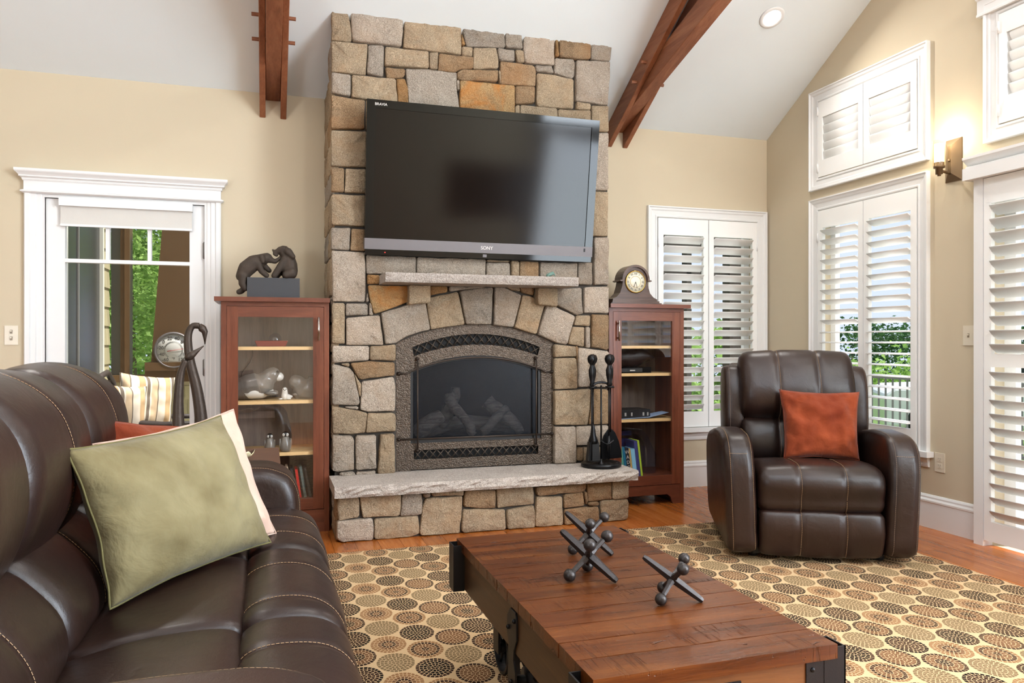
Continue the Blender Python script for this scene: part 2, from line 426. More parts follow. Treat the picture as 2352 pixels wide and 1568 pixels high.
def prism(name, pts, axis, a0, a1, mat, parent=None, r=0, smooth=False, world=True, mtx=None, seg=2):
    """extrude a 2-D outline; axis 'y': pts are (x,z), 'x': (y,z), 'z': (x,y)"""
    bm = bmesh.new()
    f = {'y': lambda p, a: (p[0], a, p[1]), 'x': lambda p, a: (a, p[0], p[1]), 'z': lambda p, a: (p[0], p[1], a)}[axis]
    A = [bm.verts.new(f(p, a0)) for p in pts]; B = [bm.verts.new(f(p, a1)) for p in pts]
    n = len(pts); bm.faces.new(A); bm.faces.new(B[::-1])
    for i in range(n): bm.faces.new((A[i], B[i], B[(i + 1) % n], A[(i + 1) % n]))
    bmesh.ops.recalc_face_normals(bm, faces=bm.faces[:])
    if r: bevel(bm, r, seg)
    if mtx is not None: bmesh.ops.transform(bm, matrix=mtx, verts=bm.verts[:])
    return link(name, from_bm(name, bm, mat, smooth), parent, world)
def tube_data(path, rad, n=8, closed=False, cap=True):
    path = [Vector(p) for p in path]; m = len(path)
    rads = rad if isinstance(rad, (list, tuple)) else [rad] * m
    vs, fs = [], []
    up = None
    for i, p in enumerate(path):
        a = path[(i - 1) % m] if (closed or i > 0) else p
        b = path[(i + 1) % m] if (closed or i < m - 1) else p
        t = (b - a).normalized()
        if up is None:
            up = t.cross(Vector((0, 0, 1)))
            if up.length < .1: up = t.cross(Vector((0, 1, 0)))
            up.normalize()
        up = (up - t * up.dot(t)).normalized(); s = t.cross(up)
        for k in range(n):
            an = 2 * math.pi * k / n
            vs.append(p + (up * math.cos(an) + s * math.sin(an)) * rads[i])
    for i in range(m if closed else m - 1):
        j = (i + 1) % m
        for k in range(n): fs.append((i * n + k, i * n + (k + 1) % n, j * n + (k + 1) % n, j * n + k))
    if cap and not closed:
        fs.append(tuple(range(n))[::-1]); fs.append(tuple((m - 1) * n + k for k in range(n)))
    return vs, fs
def tube(name, path, rad, mat, parent=None, n=8, closed=False, world=True, smooth=True):
    v, f = tube_data(path, rad, n, closed)
    return link(name, mesh(name, v, f, mat, smooth), parent, world)
def tubes(name, paths, rad, mat, parent=None, n=6, world=True):
    V, Fc = [], []
    for p in paths:
        v, f = tube_data(p, rad, n); k = len(V); V += v; Fc += [tuple(i + k for i in q) for q in f]
    return link(name, mesh(name, V, Fc, mat, True), parent, world)
def lathe(name, prof, mat, parent=None, n=24, loc=(0, 0, 0), world=True, mtx=None, smooth=True, ring=False):
    """prof: (radius, height) pairs turned round z"""
    vs, fs = [], []
    for r_, z in prof:
        for k in range(n):
            a = 2 * math.pi * k / n; vs.append(Vector((r_ * math.cos(a), r_ * math.sin(a), z)))
    m = len(prof)
    for i in range(m - 1):
        for k in range(n): fs.append((i * n + k, i * n + (k + 1) % n, (i + 1) * n + (k + 1) % n, (i + 1) * n + k))
    if not ring: fs.append(tuple(range(n))[::-1]); fs.append(tuple((m - 1) * n + k for k in range(n)))
    if mtx is not None: vs = [mtx @ v for v in vs]
    vs = [v + Vector(loc) for v in vs]
    return link(name, mesh(name, vs, fs, mat, smooth), parent, world)
def ball(name, c, rads, mat, parent=None, sub=2, world=True, jitter=0, mtx=None):
    bm = bmesh.new(); bmesh.ops.create_icosphere(bm, subdivisions=sub, radius=1)
    for v in bm.verts:
        k = 1 + (noise.noise(v.co * 2.1 + Vector(c)) * jitter if jitter else 0)
        v.co = Vector((v.co.x * rads[0], v.co.y * rads[1], v.co.z * rads[2])) * k
        if mtx is not None: v.co = mtx @ v.co
        v.co += Vector(c)
    return link(name, from_bm(name, bm, mat, True), parent, world)
def skin(name, chains, mat, parent=None, world=True, n=10, sub=1):
    """blend several tapering limbs into one continuous body by voxel remesh"""
    V, Fc = [], []
    for path, rads in chains:
        P, Q = [], []
        for i in range(len(path) - 1):                       # subdivide for roundness
            for t in (0, .34, .67):
                P.append(Vector(path[i]).lerp(Vector(path[i + 1]), t)); Q.append(rads[i] * (1 - t) + rads[i + 1] * t)
        P.append(Vector(path[-1])); Q.append(rads[-1])
        d0 = (P[0] - P[1]).normalized(); d1 = (P[-1] - P[-2]).normalized()
        P = [P[0] + d0 * Q[0] * .85, P[0] + d0 * Q[0] * .5] + P + [P[-1] + d1 * Q[-1] * .5, P[-1] + d1 * Q[-1] * .85]
        Q = [Q[0] * .45, Q[0] * .85] + Q + [Q[-1] * .85, Q[-1] * .45]
        v, f = tube_data(P, Q, n); k = len(V); V += v; Fc += [tuple(i + k for i in q) for q in f]
    o = link(name, mesh(name, V, Fc, mat, True), parent, world)
    return o
def remesh(o, vox, smooth_it=4):
    m = o.modifiers.new('remesh', 'REMESH'); m.mode = 'VOXEL'; m.voxel_size = vox; m.use_smooth_shade = True
    s = o.modifiers.new('smooth', 'SMOOTH'); s.iterations = smooth_it; s.factor = .5
    return o
def dup(src, parent=None, loc=None, label=None, group=None):
    c = src.copy(); C.objects.link(c); c.parent = parent
    if loc is not None: c.location = loc
    if label: c['label'] = label
    if group: c['group'] = group
    for ch in list(src.children): dup(ch, c)
    return c
def text(name, s, size, mat, parent, mtx, world=True, align='CENTER', ext=.0006):
    cu = bpy.data.curves.new(name, 'FONT'); cu.body = s; cu.size = size; cu.align_x = align; cu.align_y = 'CENTER'; cu.extrude = ext
    cu.materials.append(M[mat]); tmp = bpy.data.objects.new(name, cu); C.objects.link(tmp)
    bpy.context.view_layer.update()
    me = bpy.data.meshes.new_from_object(tmp); bpy.data.objects.remove(tmp); bpy.data.curves.remove(cu)
    o = bpy.data.objects.new(name, me); C.objects.link(o)
    o.parent = parent
    if world and parent.type == 'EMPTY':
        mb = Matrix.Translation(parent.location) @ parent.rotation_euler.to_matrix().to_4x4()
        o.matrix_parent_inverse = mb.inverted()
    o.matrix_basis = mtx
    return o
FACE_CAM = Matrix.Rotation(R(90), 4, 'X')          # lettering that stands upright and reads from -y

# ------------------------------------------------------------------ leather upholstery
def smooth_closed(pts, per=4):
    """Catmull-Rom through the corner points of a closed outline"""
    n = len(pts); out = []
    for i in range(n):
        p0, p1, p2, p3 = (Vector(pts[(i + k) % n] + (0,)) for k in (-1, 0, 1, 2))
        for q in range(per):
            t = q / per
            out.append(.5 * ((2 * p1) + (p2 - p0) * t + (2 * p0 - 5 * p1 + 4 * p2 - p3) * t * t + (3 * p1 - p0 - 3 * p2 + p3) * t ** 3))
    return [(v.x, v.y) for v in out]
def normals2(P):
    n = len(P); area_ = sum(P[i][0] * P[(i + 1) % n][1] - P[(i + 1) % n][0] * P[i][1] for i in range(n)); sg = 1 if area_ > 0 else -1
    N_ = []
    for i in range(n):
        a, b = P[i - 1], P[(i + 1) % n]; dx, dy = b[0] - a[0], b[1] - a[1]; L = math.hypot(dx, dy) or 1
        N_.append((sg * dy / L, -sg * dx / L))
    return N_
def cushion(name, prof, s0, s1, parent, r=.04, seams=(), pinch=.008, per=4, flare=0., fz=0., sub_stitch=True, rng=None, thread='thread_tan', wr=.004, crown=0.):
    """an upholstered body: profile (forward, up) swept along the side axis s, ends rounded, pinched along each seam"""
    P = smooth_closed(prof, per); Nn = normals2(P); n = len(P)
    st = set()
    for k in range(9): st.add(s0 + (s1 - s0) * k / 8)
    for t in (0, .08, .25, .5, 1.): st.add(s0 + r * t); st.add(s1 - r * t)
    for q in seams:
        for dlt in (-.03, -.014, -.006, 0, .006, .014, .03): st.add(q + dlt)
    st = sorted(x for x in st if s0 <= x <= s1)
    # drop stations closer than 2 mm
    S2 = [st[0]]
    for x in st[1:]:
        if x - S2[-1] > .0015: S2.append(x)
    st = S2
    def off(s):
        d = 0
        e = min(s - s0, s1 - s)
        if e < r: d += r * (1 - math.sqrt(max(0, 1 - (1 - e / r) ** 2)))
        for q in seams: d += pinch * math.exp(-((s - q) / .014) ** 2)
        t = (s - s0) / (s1 - s0); d -= crown * (1 - (2 * t - 1) ** 2)
        return d
    vs, fs = [], []
    for s in st:
        d = off(s)
        for (x, z), (nx, nz) in zip(P, Nn):
            dd = d + wr * noise.noise(Vector((x * 9, s * 7, z * 9)))
            vs.append((x - nx * dd, s + flare * (z - fz), z - nz * dd))
    m = len(st)
    for i in range(m - 1):
        for k in range(n): fs.append((i * n + k, i * n + (k + 1) % n, (i + 1) * n + (k + 1) % n, (i + 1) * n + k))
    fs.append(tuple(range(n))[::-1]); fs.append(tuple((m - 1) * n + k for k in range(n)))
    me = mesh(name, vs, fs, 'leather', True)
    bm = bmesh.new(); bm.from_mesh(me); bmesh.ops.recalc_face_normals(bm, faces=bm.faces[:]); bm.to_mesh(me); bm.free()
    me.polygons.foreach_set('use_smooth', [True] * len(me.polygons))
    o = link(name, me, parent, False)
    if sub_stitch:
        for q in seams: stitches(o, P, Nn, q + .007, off(q + .007), flare, fz, rng, thread)
    return o
def stitches(o, P, Nn, s, d, flare, fz, rng, thread, step=.0095, name='stitching'):
    """a row of single thread stitches laid over the surface along one seam (one part: the row)"""
    n = len(P); pts = []
    idx = range(n + 1) if rng is None else range(int(rng[0] * n), int(rng[1] * n) + 1)
    for k in idx:
        (x, z), (nx, nz) = P[k % n], Nn[k % n]
        dd = d + .004 * noise.noise(Vector((x * 9, s * 7, z * 9))) - .0012
        pts.append(Vector((x - nx * dd, s + flare * (z - fz), z - nz * dd)))
    dash_row(name, pts, thread, o, step)
def dash_row(name, pts, mat, parent, step=.0095, rad=.0009, fill=.72, world=False):
    V, Fc = [], []
    acc = 0; cur = pts[0]; out = []
    tot = [0]
    for a, b in zip(pts, pts[1:]): tot.append(tot[-1] + (b - a).length)
    def at(L):
        for i in range(len(pts) - 1):
            if tot[i + 1] >= L:
                t = (L - tot[i]) / max(1e-9, tot[i + 1] - tot[i]); return pts[i].lerp(pts[i + 1], t)
        return pts[-1]
    L = 0
    while L + step * fill < tot[-1]:
        v, f = tube_data([at(L), at(L + step * fill)], rad, 4); k = len(V); V += v; Fc += [tuple(i + k for i in q) for q in f]; L += step
    if V: return link(name, mesh(name, V, Fc, mat), parent, world)

def pillow_mesh(name, w_, h_, t_, mat, n=40, seed=0, wrk=.006):
    """a knife-edge cushion in its own x (width), y (height), z (thickness) frame, bottom edge at y=0"""
    vs, fs = [], []
    def edge(u, v):
        k = .075                                   # sides drawn in between the pointed corners
        x = u * (1 - k * (1 - v * v) * abs(u) ** 3); y = v * (1 - k * (1 - u * u) * abs(v) ** 3)
        e = max(abs(u), abs(v)) ** 4
        x += .018 * e * noise.noise(Vector((v * 2.6 + seed, u, 1.3))) * (1 - u ** 8 * v ** 8); y += .018 * e * noise.noise(Vector((u * 2.6 + seed, v, 7.7))) * (1 - u ** 8 * v ** 8)
        return x, y
    def fold(u, v, side):
        f = 0
        for cu in (-1, 1):
            for cv in (-1, 1):
                du, dv = (u - cu) * -cu, (v - cv) * -cv      # distance in from this corner
                rr = math.hypot(du, dv); th = math.atan2(dv, du + 1e-6)
                f += math.sin(th * 9 + seed + cu + side) * math.exp(-((rr - .42) / .30) ** 2) * .8 * (.5 + noise.noise(Vector((cu + seed, cv, side))))
        return f
    for side in (1, -1):
        for i in range(n + 1):
            for j in range(n + 1):
                u, v = -1 + 2 * i / n, -1 + 2 * j / n
                x, y = edge(u, v)
                p = max(0, (1 - u ** 4)) ** .6 * max(0, (1 - v ** 4)) ** .6
                p *= (.70 + .30 * (1 - (u * u + v * v) / 2))
                f = noise.noise(Vector((x * 2.2 + seed, y * 2.2, side * 3))) * 2.2 + noise.noise(Vector((x * 5 + seed, y * 3.5, side))) + fold(u, v, side)
                z = side * (t_ / 2 * p) + side * f * wrk * min(1, p * 1.6)
                vs.append((x * w_ / 2, (y + 1) * h_ / 2, z))
    k = (n + 1) ** 2
    for s in (0, 1):
        for i in range(n):
            for j in range(n):
                q = [s * k + i * (n + 1) + j, s * k + (i + 1) * (n + 1) + j, s * k + (i + 1) * (n + 1) + j + 1, s * k + i * (n + 1) + j + 1]
                fs.append(tuple(q if s == 0 else q[::-1]))
    me = mesh(name, vs, fs, mat, True)
    bm = bmesh.new(); bm.from_mesh(me); bmesh.ops.remove_doubles(bm, verts=bm.verts[:], dist=.0008); bm.to_mesh(me); bm.free()
    me.polygons.foreach_set('use_smooth', [True] * len(me.polygons))
    rim = []
    for i in range(n + 1): rim.append((i, 0))
    for j in range(1, n + 1): rim.append((n, j))
    for i in range(n - 1, -1, -1): rim.append((i, n))
    for j in range(n - 1, 0, -1): rim.append((0, j))
    pr = []
    for i, j in rim:
        x, y = edge(-1 + 2 * i / n, -1 + 2 * j / n); pr.append(Vector((x * w_ / 2, (y + 1) * h_ / 2, 0)))
    return me, pr
def pillow(name, w_, h_, t_, mat, pip, mtx, label, cat='cushion', seed=0, group=None, wrk=.006):
    me, rim = pillow_mesh('cover', w_, h_, t_, mat, seed=seed, wrk=wrk)
    root = thing(name, label, cat, group=group); root.matrix_basis = mtx
    link('cover', me, root, False)
    tube('piping', rim, .003, pip, root, 6, True, False)
    return root
def frame_mtx(origin, xdir, ydir):
    x = Vector(xdir).normalized(); z = x.cross(Vector(ydir)).normalized(); y = z.cross(x)
    m = Matrix((x, y, z)).transposed().to_4x4(); m.translation = Vector(origin); return m

def corner_pillow(name, bl, br_, tl, tr, th, mat, pip, label, seed=0, wrk=.006, cat='cushion', n=44, group=None, pr=.003):
    """a knife-edge cushion stretched between four corner points (as it slumps)"""
    me, rim = pillow_mesh('cover', 2, 2, th, mat, n=n, seed=seed, wrk=wrk)
    P = [Vector(p) for p in (bl, br_, tl, tr)]
    c = (P[0] + P[1] + P[2] + P[3]) / 4
    nz = (P[1] - P[0]).cross(P[2] - P[0]).normalized()
    def mp(v):
        u, w_ = (v[0] + 1) / 2, v[1] / 2
        return (P[0] * (1 - u) + P[1] * u) * (1 - w_) + (P[2] * (1 - u) + P[3] * u) * w_ + nz * v[2] - P[0]
    root = thing(name, label, cat, tuple(P[0]), group=group)
    for v in me.vertices: v.co = mp(v.co)
    link('cover', me, root, False)
    tube('piping', [mp(p) for p in rim], pr, pip, root, 6, True, False)
    return root
# stone outlines on the chimney breast and on the hearth face, x,z in millimetres
CHIMNEY_STONES = '''
t 376,3168 467,3167 484,3103 494,3036 493,2983 376,2980
l 491,3168 808,3167 810,3086 799,2990 500,2990
t 824,3169 1183,3171 1183,2982 814,2985
t 376,2975 591,2979 578,2791 376,2787
g 596,2975 691,2982 687,2789 587,2801
t 702,2976 972,2978 974,2874 698,2859
t 979,2972 1035,2981 1030,2875 981,2875
b 1042,2973 1264,2977 1264,2903 1180,2889 1138,2866 1035,2867
t 1190,3038 1259,3035 1257,2981 1190,2978
g 376,2783 489,2779 487,2651 376,2662
t 497,2780 765,2786 777,2628 495,2645
o 769,2784 821,2790 842,2729 844,2630 781,2633
b 702,2849 824,2853 819,2807 796,2792 713,2785
g 828,2854 984,2866 1002,2863 1154,2864 1154,2751 1171,2642 848,2630 841,2733
b 1161,2868 1194,2888 1431,2909 1426,2834 1185,2820 1157,2824
g 1152,2817 1173,2817 1171,2752 1157,2765
O 1178,2818 1545,2821 1543,2636 1178,2635
g 1194,3172 1445,3173 1470,3160 1480,3072 1462,3060 1221,3039 1214,3061
o 1186,3118 1213,3045 1186,3046
g 1477,3168 1588,3165 1598,3067 1484,3063
l 1613,3173 1704,3184 1806,3179 1821,3162 1818,3066 1823,2987 1704,2984 1618,2981 1606,3075
o 1826,3158 1849,3146 1852,3046 1826,3043
b 1855,3157 1898,3167 1945,3158 2065,3170 2084,3150 2081,3055 1976,3045 1858,3046
g 2086,3162 2225,3174 2236,3148 2225,3056 2086,3053
t 1266,3037 1416,3052 1431,2984 1433,2923 1265,2900
g 1428,3054 1541,3051 1541,2982 1440,2973
t 1548,3054 1601,3060 1613,2981 1564,2975
g 1829,3033 1955,3040 1966,3020 1963,2928 1945,2911 1821,2934
l 1981,3036 2225,3054 2225,2960 2209,2757 1975,2764
g 1686,2970 1800,2978 1816,2931 1694,2928
b 1449,2970 1564,2971 1674,2968 1690,2937 1686,2834 1449,2822
t 1698,2919 1821,2920 1959,2906 1956,2710 1714,2701 1698,2724
b 1549,2818 1681,2829 1684,2813 1681,2722 1549,2702
t 1434,2907 1447,2908 1447,2824 1439,2828
t 1548,2688 1576,2700 1576,2634 1548,2636
t 1583,2699 1841,2701 1844,2637 1583,2635
t 1849,2695 2081,2709 2081,2629 1848,2632
t 1984,2758 2084,2753 2081,2714 1981,2707
t 2093,2744 2213,2750 2216,2579 2093,2572
l 2093,2560 2213,2567 2213,2180 2093,2175
t 2093,2163 2211,2165 2208,1866 2093,1865
b 374,2644 574,2634 572,2459 374,2442
t 374,2431 585,2442 582,2224 374,2218
b 374,2202 452,2207 449,2063 374,2062
t 459,2205 585,2209 583,2063 454,2061
t 374,2043 585,2049 582,1859 374,1858
g 374,1841 487,1844 481,1710 374,1711
b 495,1839 585,1837 582,1706 487,1709
l 378,1701 571,1696 577,1621 577,1442 574,1395 383,1394
g 586,1682 893,1680 891,1574 586,1567
g 901,1680 1346,1679 1343,1569 901,1567
g 1353,1660 1509,1663 1511,1570 1353,1569
t 1356,1678 1507,1675 1507,1668 1358,1665
t 1521,1677 1573,1675 1572,1570 1521,1570
b 1581,1676 1709,1673 1709,1572 1581,1570
g 1722,1673 1985,1676 1983,1563 1722,1565
g 1994,1676 2094,1681 2094,1534 1994,1536
l 2109,1852 2215,1856 2215,1537 2109,1534
o 592,1561 668,1560 672,1507 592,1505
O 597,1496 849,1498 862,1406 675,1334 633,1321 604,1429
o 984,1500 1093,1502 1093,1463 984,1441
g 1108,1500 1375,1506 1237,1485 1165,1477 1109,1466
g 678,1326 949,1414 965,1324 982,1226 836,1185 765,1141 702,1135
t 955,1421 1162,1467 1207,1261 1074,1243 989,1226
g 1177,1471 1306,1493 1397,1499 1384,1262 1218,1262
l 1411,1499 1473,1500 1589,1452 1536,1246 1405,1259
t 1599,1452 1659,1446 1702,1416 1758,1407 1696,1199 1546,1243
l 1770,1403 1970,1317 1911,1130 1841,1141 1708,1199
t 1492,1501 1576,1507 1580,1479 1530,1485
b 1581,1503 1677,1509 1672,1453 1596,1472
g 1815,1499 2016,1511 2026,1339 1979,1328 1813,1409
l 2041,1513 2215,1523 2215,1342 2037,1345
t 1980,1324 2079,1325 2076,1254 1965,1259
t 1950,1248 2034,1245 2031,1113 1921,1134
l 2048,1248 2075,1245 2079,1109 2048,1109
b 2094,1332 2215,1330 2215,1093 2091,1113
t 1824,1132 1973,1116 1976,1050 1824,1044
l 1993,1110 2217,1081 2221,839 1994,846
b 1975,1118 1989,1117 1987,998 1980,1050
t 1824,1037 1976,1039 1988,953 1985,835 1824,832
t 1824,822 2081,829 2074,690 2059,588 1824,596
b 2091,825 2210,823 2223,672 2217,590 2073,591 2084,689
l 1824,582 1969,580 1976,497 1979,337 1824,338
l 1981,580 2204,579 2224,559 2221,442 1981,454
b 1988,438 2025,436 2025,348 1985,353
t 2034,438 2217,433 2211,332 2034,343
t 378,1382 454,1383 454,1138 378,1140
g 461,1381 590,1382 592,1314 461,1308
l 591,1455 600,1396 582,1396
l 604,1389 614,1380 625,1315 602,1314
l 464,1293 599,1306 665,1311 687,1130 464,1130
l 381,1124 600,1121 598,1035 383,1021
t 610,1121 764,1131 763,1030 605,1035
g 378,1013 480,988 507,957 522,886 544,775 532,761 381,767
t 426,1014 482,1018 479,992
b 489,1018 599,1027 757,1020 757,939 558,918 539,921 511,973
l 559,904 751,930 762,871 759,717 588,719 549,733
t 514,952 533,915 552,888 549,806 539,829
t 379,756 518,729 589,707 575,591 493,584 383,593
l 450,751 534,752 534,733 483,740
t 594,709 751,705 764,689 764,592 582,589
g 381,581 493,572 509,548 509,366 413,357 381,367
l 521,573 643,571 646,365 519,361
t 671,573 757,575 762,331 653,330
g 421,352 509,352 517,330 429,327
l 524,351 638,351 638,329 526,329
'''
HEARTH_STONES = '''
t 390,259 499,258 507,229 507,141 394,126 386,199
t 511,255 748,254 746,175 737,129 530,134
g 757,255 868,252 874,206 870,131 831,127 745,129
g 878,260 922,261 922,230 884,226
t 929,266 1127,263 1123,226 931,234
l 386,124 582,127 589,70 585,-3 409,1 383,24
t 595,123 847,122 856,50 854,19 800,1 609,-5 595,12
t 896,219 955,224 1011,218 1117,221 1114,150 1100,-4 867,7 860,30 876,166
b 1135,262 1323,248 1323,140 1219,144 1125,161
t 1125,140 1219,139 1384,122 1390,2 1122,-6 1114,26
t 1330,253 1564,256 1571,208 1571,147 1341,137
t 1398,120 1569,138 1580,81 1578,-2 1402,-3
b 1584,249 1921,260 1919,217 1898,202 1597,194
t 1591,189 1759,179 1766,-1 1615,-4 1582,9
b 1775,191 1898,200 1912,114 1775,107
b 1907,202 1926,199 1935,143 1921,117
b 1928,255 2097,259 2099,141 1937,139
t 2106,258 2204,265 2222,248 2217,143 2103,141
b 1937,133 2009,133 2009,111 1937,111
b 1779,98 1993,106 2009,90 2011,8 1984,1 1777,3
t 2025,136 2209,136 2220,107 2213,11 2175,-4 2027,1
'''
# ------------------------------------------------------------------ room shell
WB, WR, WL, WF = 5.354, 3.91, -4.6, -1.70       # back, right, left, front (behind the camera) wall planes
EAVE, SLOPE, RIDGE_Y = 2.80, .585, 1.83
def ceil_z(y): return EAVE + SLOPE * ((WB - y) if y > RIDGE_Y else (y - WF))
def wall_cells(a0, a1, z0, z1, holes):
    A = sorted({a0, a1} | {h[0] for h in holes} | {h[1] for h in holes}); Z = sorted({z0, z1} | {h[2] for h in holes} | {h[3] for h in holes})
    out = []
    for i in range(len(A) - 1):
        k = 0
        while k < len(Z) - 1:
            ca = (A[i] + A[i + 1]) / 2
            free = lambda q: not any(h[0] < ca < h[1] and h[2] < (Z[q] + Z[q + 1]) / 2 < h[3] for h in holes)
            if not free(k): k += 1; continue
            e = k
            while e + 1 < len(Z) - 1 and free(e + 1): e += 1
            out.append((A[i], A[i + 1], Z[k], Z[e + 1])); k = e + 1
    return out
def struct(o, label, cat): return tag(o, label, cat, kind='structure')
TH = .16
door_hole = (-1.297, -.384, 0, 2.035)
bw_hole = (2.90, 3.81, .47, 2.12)
struct(boxes('wall_back', [(a, b, WB, WB + TH, c, d) for a, b, c, d in wall_cells(WL, WR + TH, -.1, 2.86, [door_hole, bw_hole])], 'wall_paint'),
       'beige painted wall behind the stone chimney and the glass door', 'wall')
lw = (3.812, 4.724, .47, 2.12); uw = (3.812, 4.724, 2.36, 2.925); sl = (1.30, 3.30, 0, 2.06); u2 = (1.45, 3.25, 2.36, 2.98)
sw = (-1.40, .80, .5, 2.4); st = (-1.40, .80, 2.55, 3.45)
struct(boxes('wall_right', [(WR, WR + TH, a, b, c, d) for a, b, c, d in wall_cells(WF - TH, WB, -.1, 4.95, [lw, uw, sl, u2, sw, st])], 'wall_paint'),
       'beige gable wall with the shuttered windows and the sconce', 'wall')
struct(boxes('wall_front', [(a, b, WF - TH, WF, c, d) for a, b, c, d in wall_cells(WL, WR, -.1, 2.86, [(-4.35, -2.95, .5, 2.4)])], 'wall_paint'),
       'beige wall behind the camera facing the fireplace', 'wall')
struct(boxes('wall_left', [(WL - TH, WL, WF - TH, WB + TH, -.1, 4.95)], 'wall_paint'), 'beige wall at the far left end of the room', 'wall')
def slope_slab(name, ya, yb, label):
    za, zb = ceil_z(ya), ceil_z(yb); t = .12
    v = []
    for x in (WL - TH, WR + TH):
        v += [(x, ya, za), (x, yb, zb), (x, yb, zb + t), (x, ya, za + t)]
    f = [(0, 1, 2, 3), (7, 6, 5, 4), (0, 4, 5, 1), (1, 5, 6, 2), (2, 6, 7, 3), (3, 7, 4, 0)]
    return struct(link(name, mesh(name, v, f, 'ceiling_paint')), label, 'ceiling')
slope_slab('ceiling', WB + .01, RIDGE_Y, 'white vaulted ceiling slope rising from the fireplace wall')
# the slope behind the camera has an opening added for a fill lamp: slab in four pieces, one mesh
LAMP_GAP = (.3, 2.3, -.55, .55)
def slope_piece(bm, xa, xb, ya, yb):
    v = [bm.verts.new((x, y, ceil_z(y) + t)) for t in (0, .12) for x, y in ((xa, ya), (xb, ya), (xb, yb), (xa, yb))]
    for f in ((0, 1, 2, 3), (4, 5, 6, 7), (0, 1, 5, 4), (1, 2, 6, 5), (2, 3, 7, 6), (3, 0, 4, 7)): bm.faces.new([v[i] for i in f])
bm = bmesh.new()
for q in ((WL - TH, LAMP_GAP[0], WF - .01, RIDGE_Y - .001), (LAMP_GAP[1], WR + TH, WF - .01, RIDGE_Y - .001), (LAMP_GAP[0], LAMP_GAP[1], WF - .01, LAMP_GAP[2]), (LAMP_GAP[0], LAMP_GAP[1], LAMP_GAP[3], RIDGE_Y - .001)): slope_piece(bm, *q)
struct(link('ceiling_slope', from_bm('ceiling_slope', bm, 'ceiling_paint')), 'white vaulted ceiling slope above the wall behind the camera, with a skylight', 'ceiling')

# floor: boards laid front to back; the ones in view are single planks, the rest one field
floor = struct(box('floor', WL, WR, WF, WB, -.10, -.012, 'floor_wood'), 'orange brown hardwood plank floor', 'floor')
PW = .127
far = []
npl = 0
ix = 0; x = WR
while x > WL:
    x0 = max(WL, x - PW)
    y = WB; rr = random.Random(ix * 77 + 3)
    first = rr.uniform(.3, 1.3)
    while y > WF:
        L = first if y == WB else rr.uniform(.7, 1.5)
        y0 = max(WF, y - L)
        b = (x0 + .0008, x - .0008, y0 + .0008, y - .0008)
        vis = (x > .15 and y > 2.1) if x > 3.2 else (x > .05 and y > 4.05)
        if (vis or (x > -1.5 and x < .3 and y > 3.4)) and npl < 290:
            bm = bmesh.new(); add_box(bm, b[0], b[1], b[2], b[3], -.012, 0); bevel(bm, .0016, 1)
            link('plank', from_bm('plank', bm, 'floor_wood'), floor); npl += 1
        else: far.append((b[0], b[1], b[2], b[3], -.012, 0))
        y = y0
    x = x0; ix += 1
pf = boxes('plank_field', far, 'floor_wood', floor); pf['kind'] = 'stuff'

# baseboards: flat board with a moulded cap
def baseboard(name, axis, a0, a1, plane, sgn, label):
    pr = [(0, 0), (.016, 0), (.016, .155), (.019, .160), (.019, .170), (.012, .182), (.012, .192), (.006, .203), (0, .205)]
    if axis == 'y': pts = [(plane + sgn * d, z) for d, z in pr]; o = prism(name, pts, 'y', a0, a1, 'white_trim')
    else: pts = [(plane + sgn * d, z) for d, z in pr]; o = prism(name, pts, 'x', a0, a1, 'white_trim')
    return struct(o, label, 'baseboard')
baseboard('baseboard_right', 'y', 3.37, WB, WR, -1, 'tall white baseboard under the outlet on the gable wall')
baseboard('baseboard_back', 'x', 2.25, WR - .02, WB, -1, 'tall white baseboard behind the right cabinet')
baseboard('baseboard_corner', 'x', WL, -1.41, WB, -1, 'tall white baseboard left of the glass door')

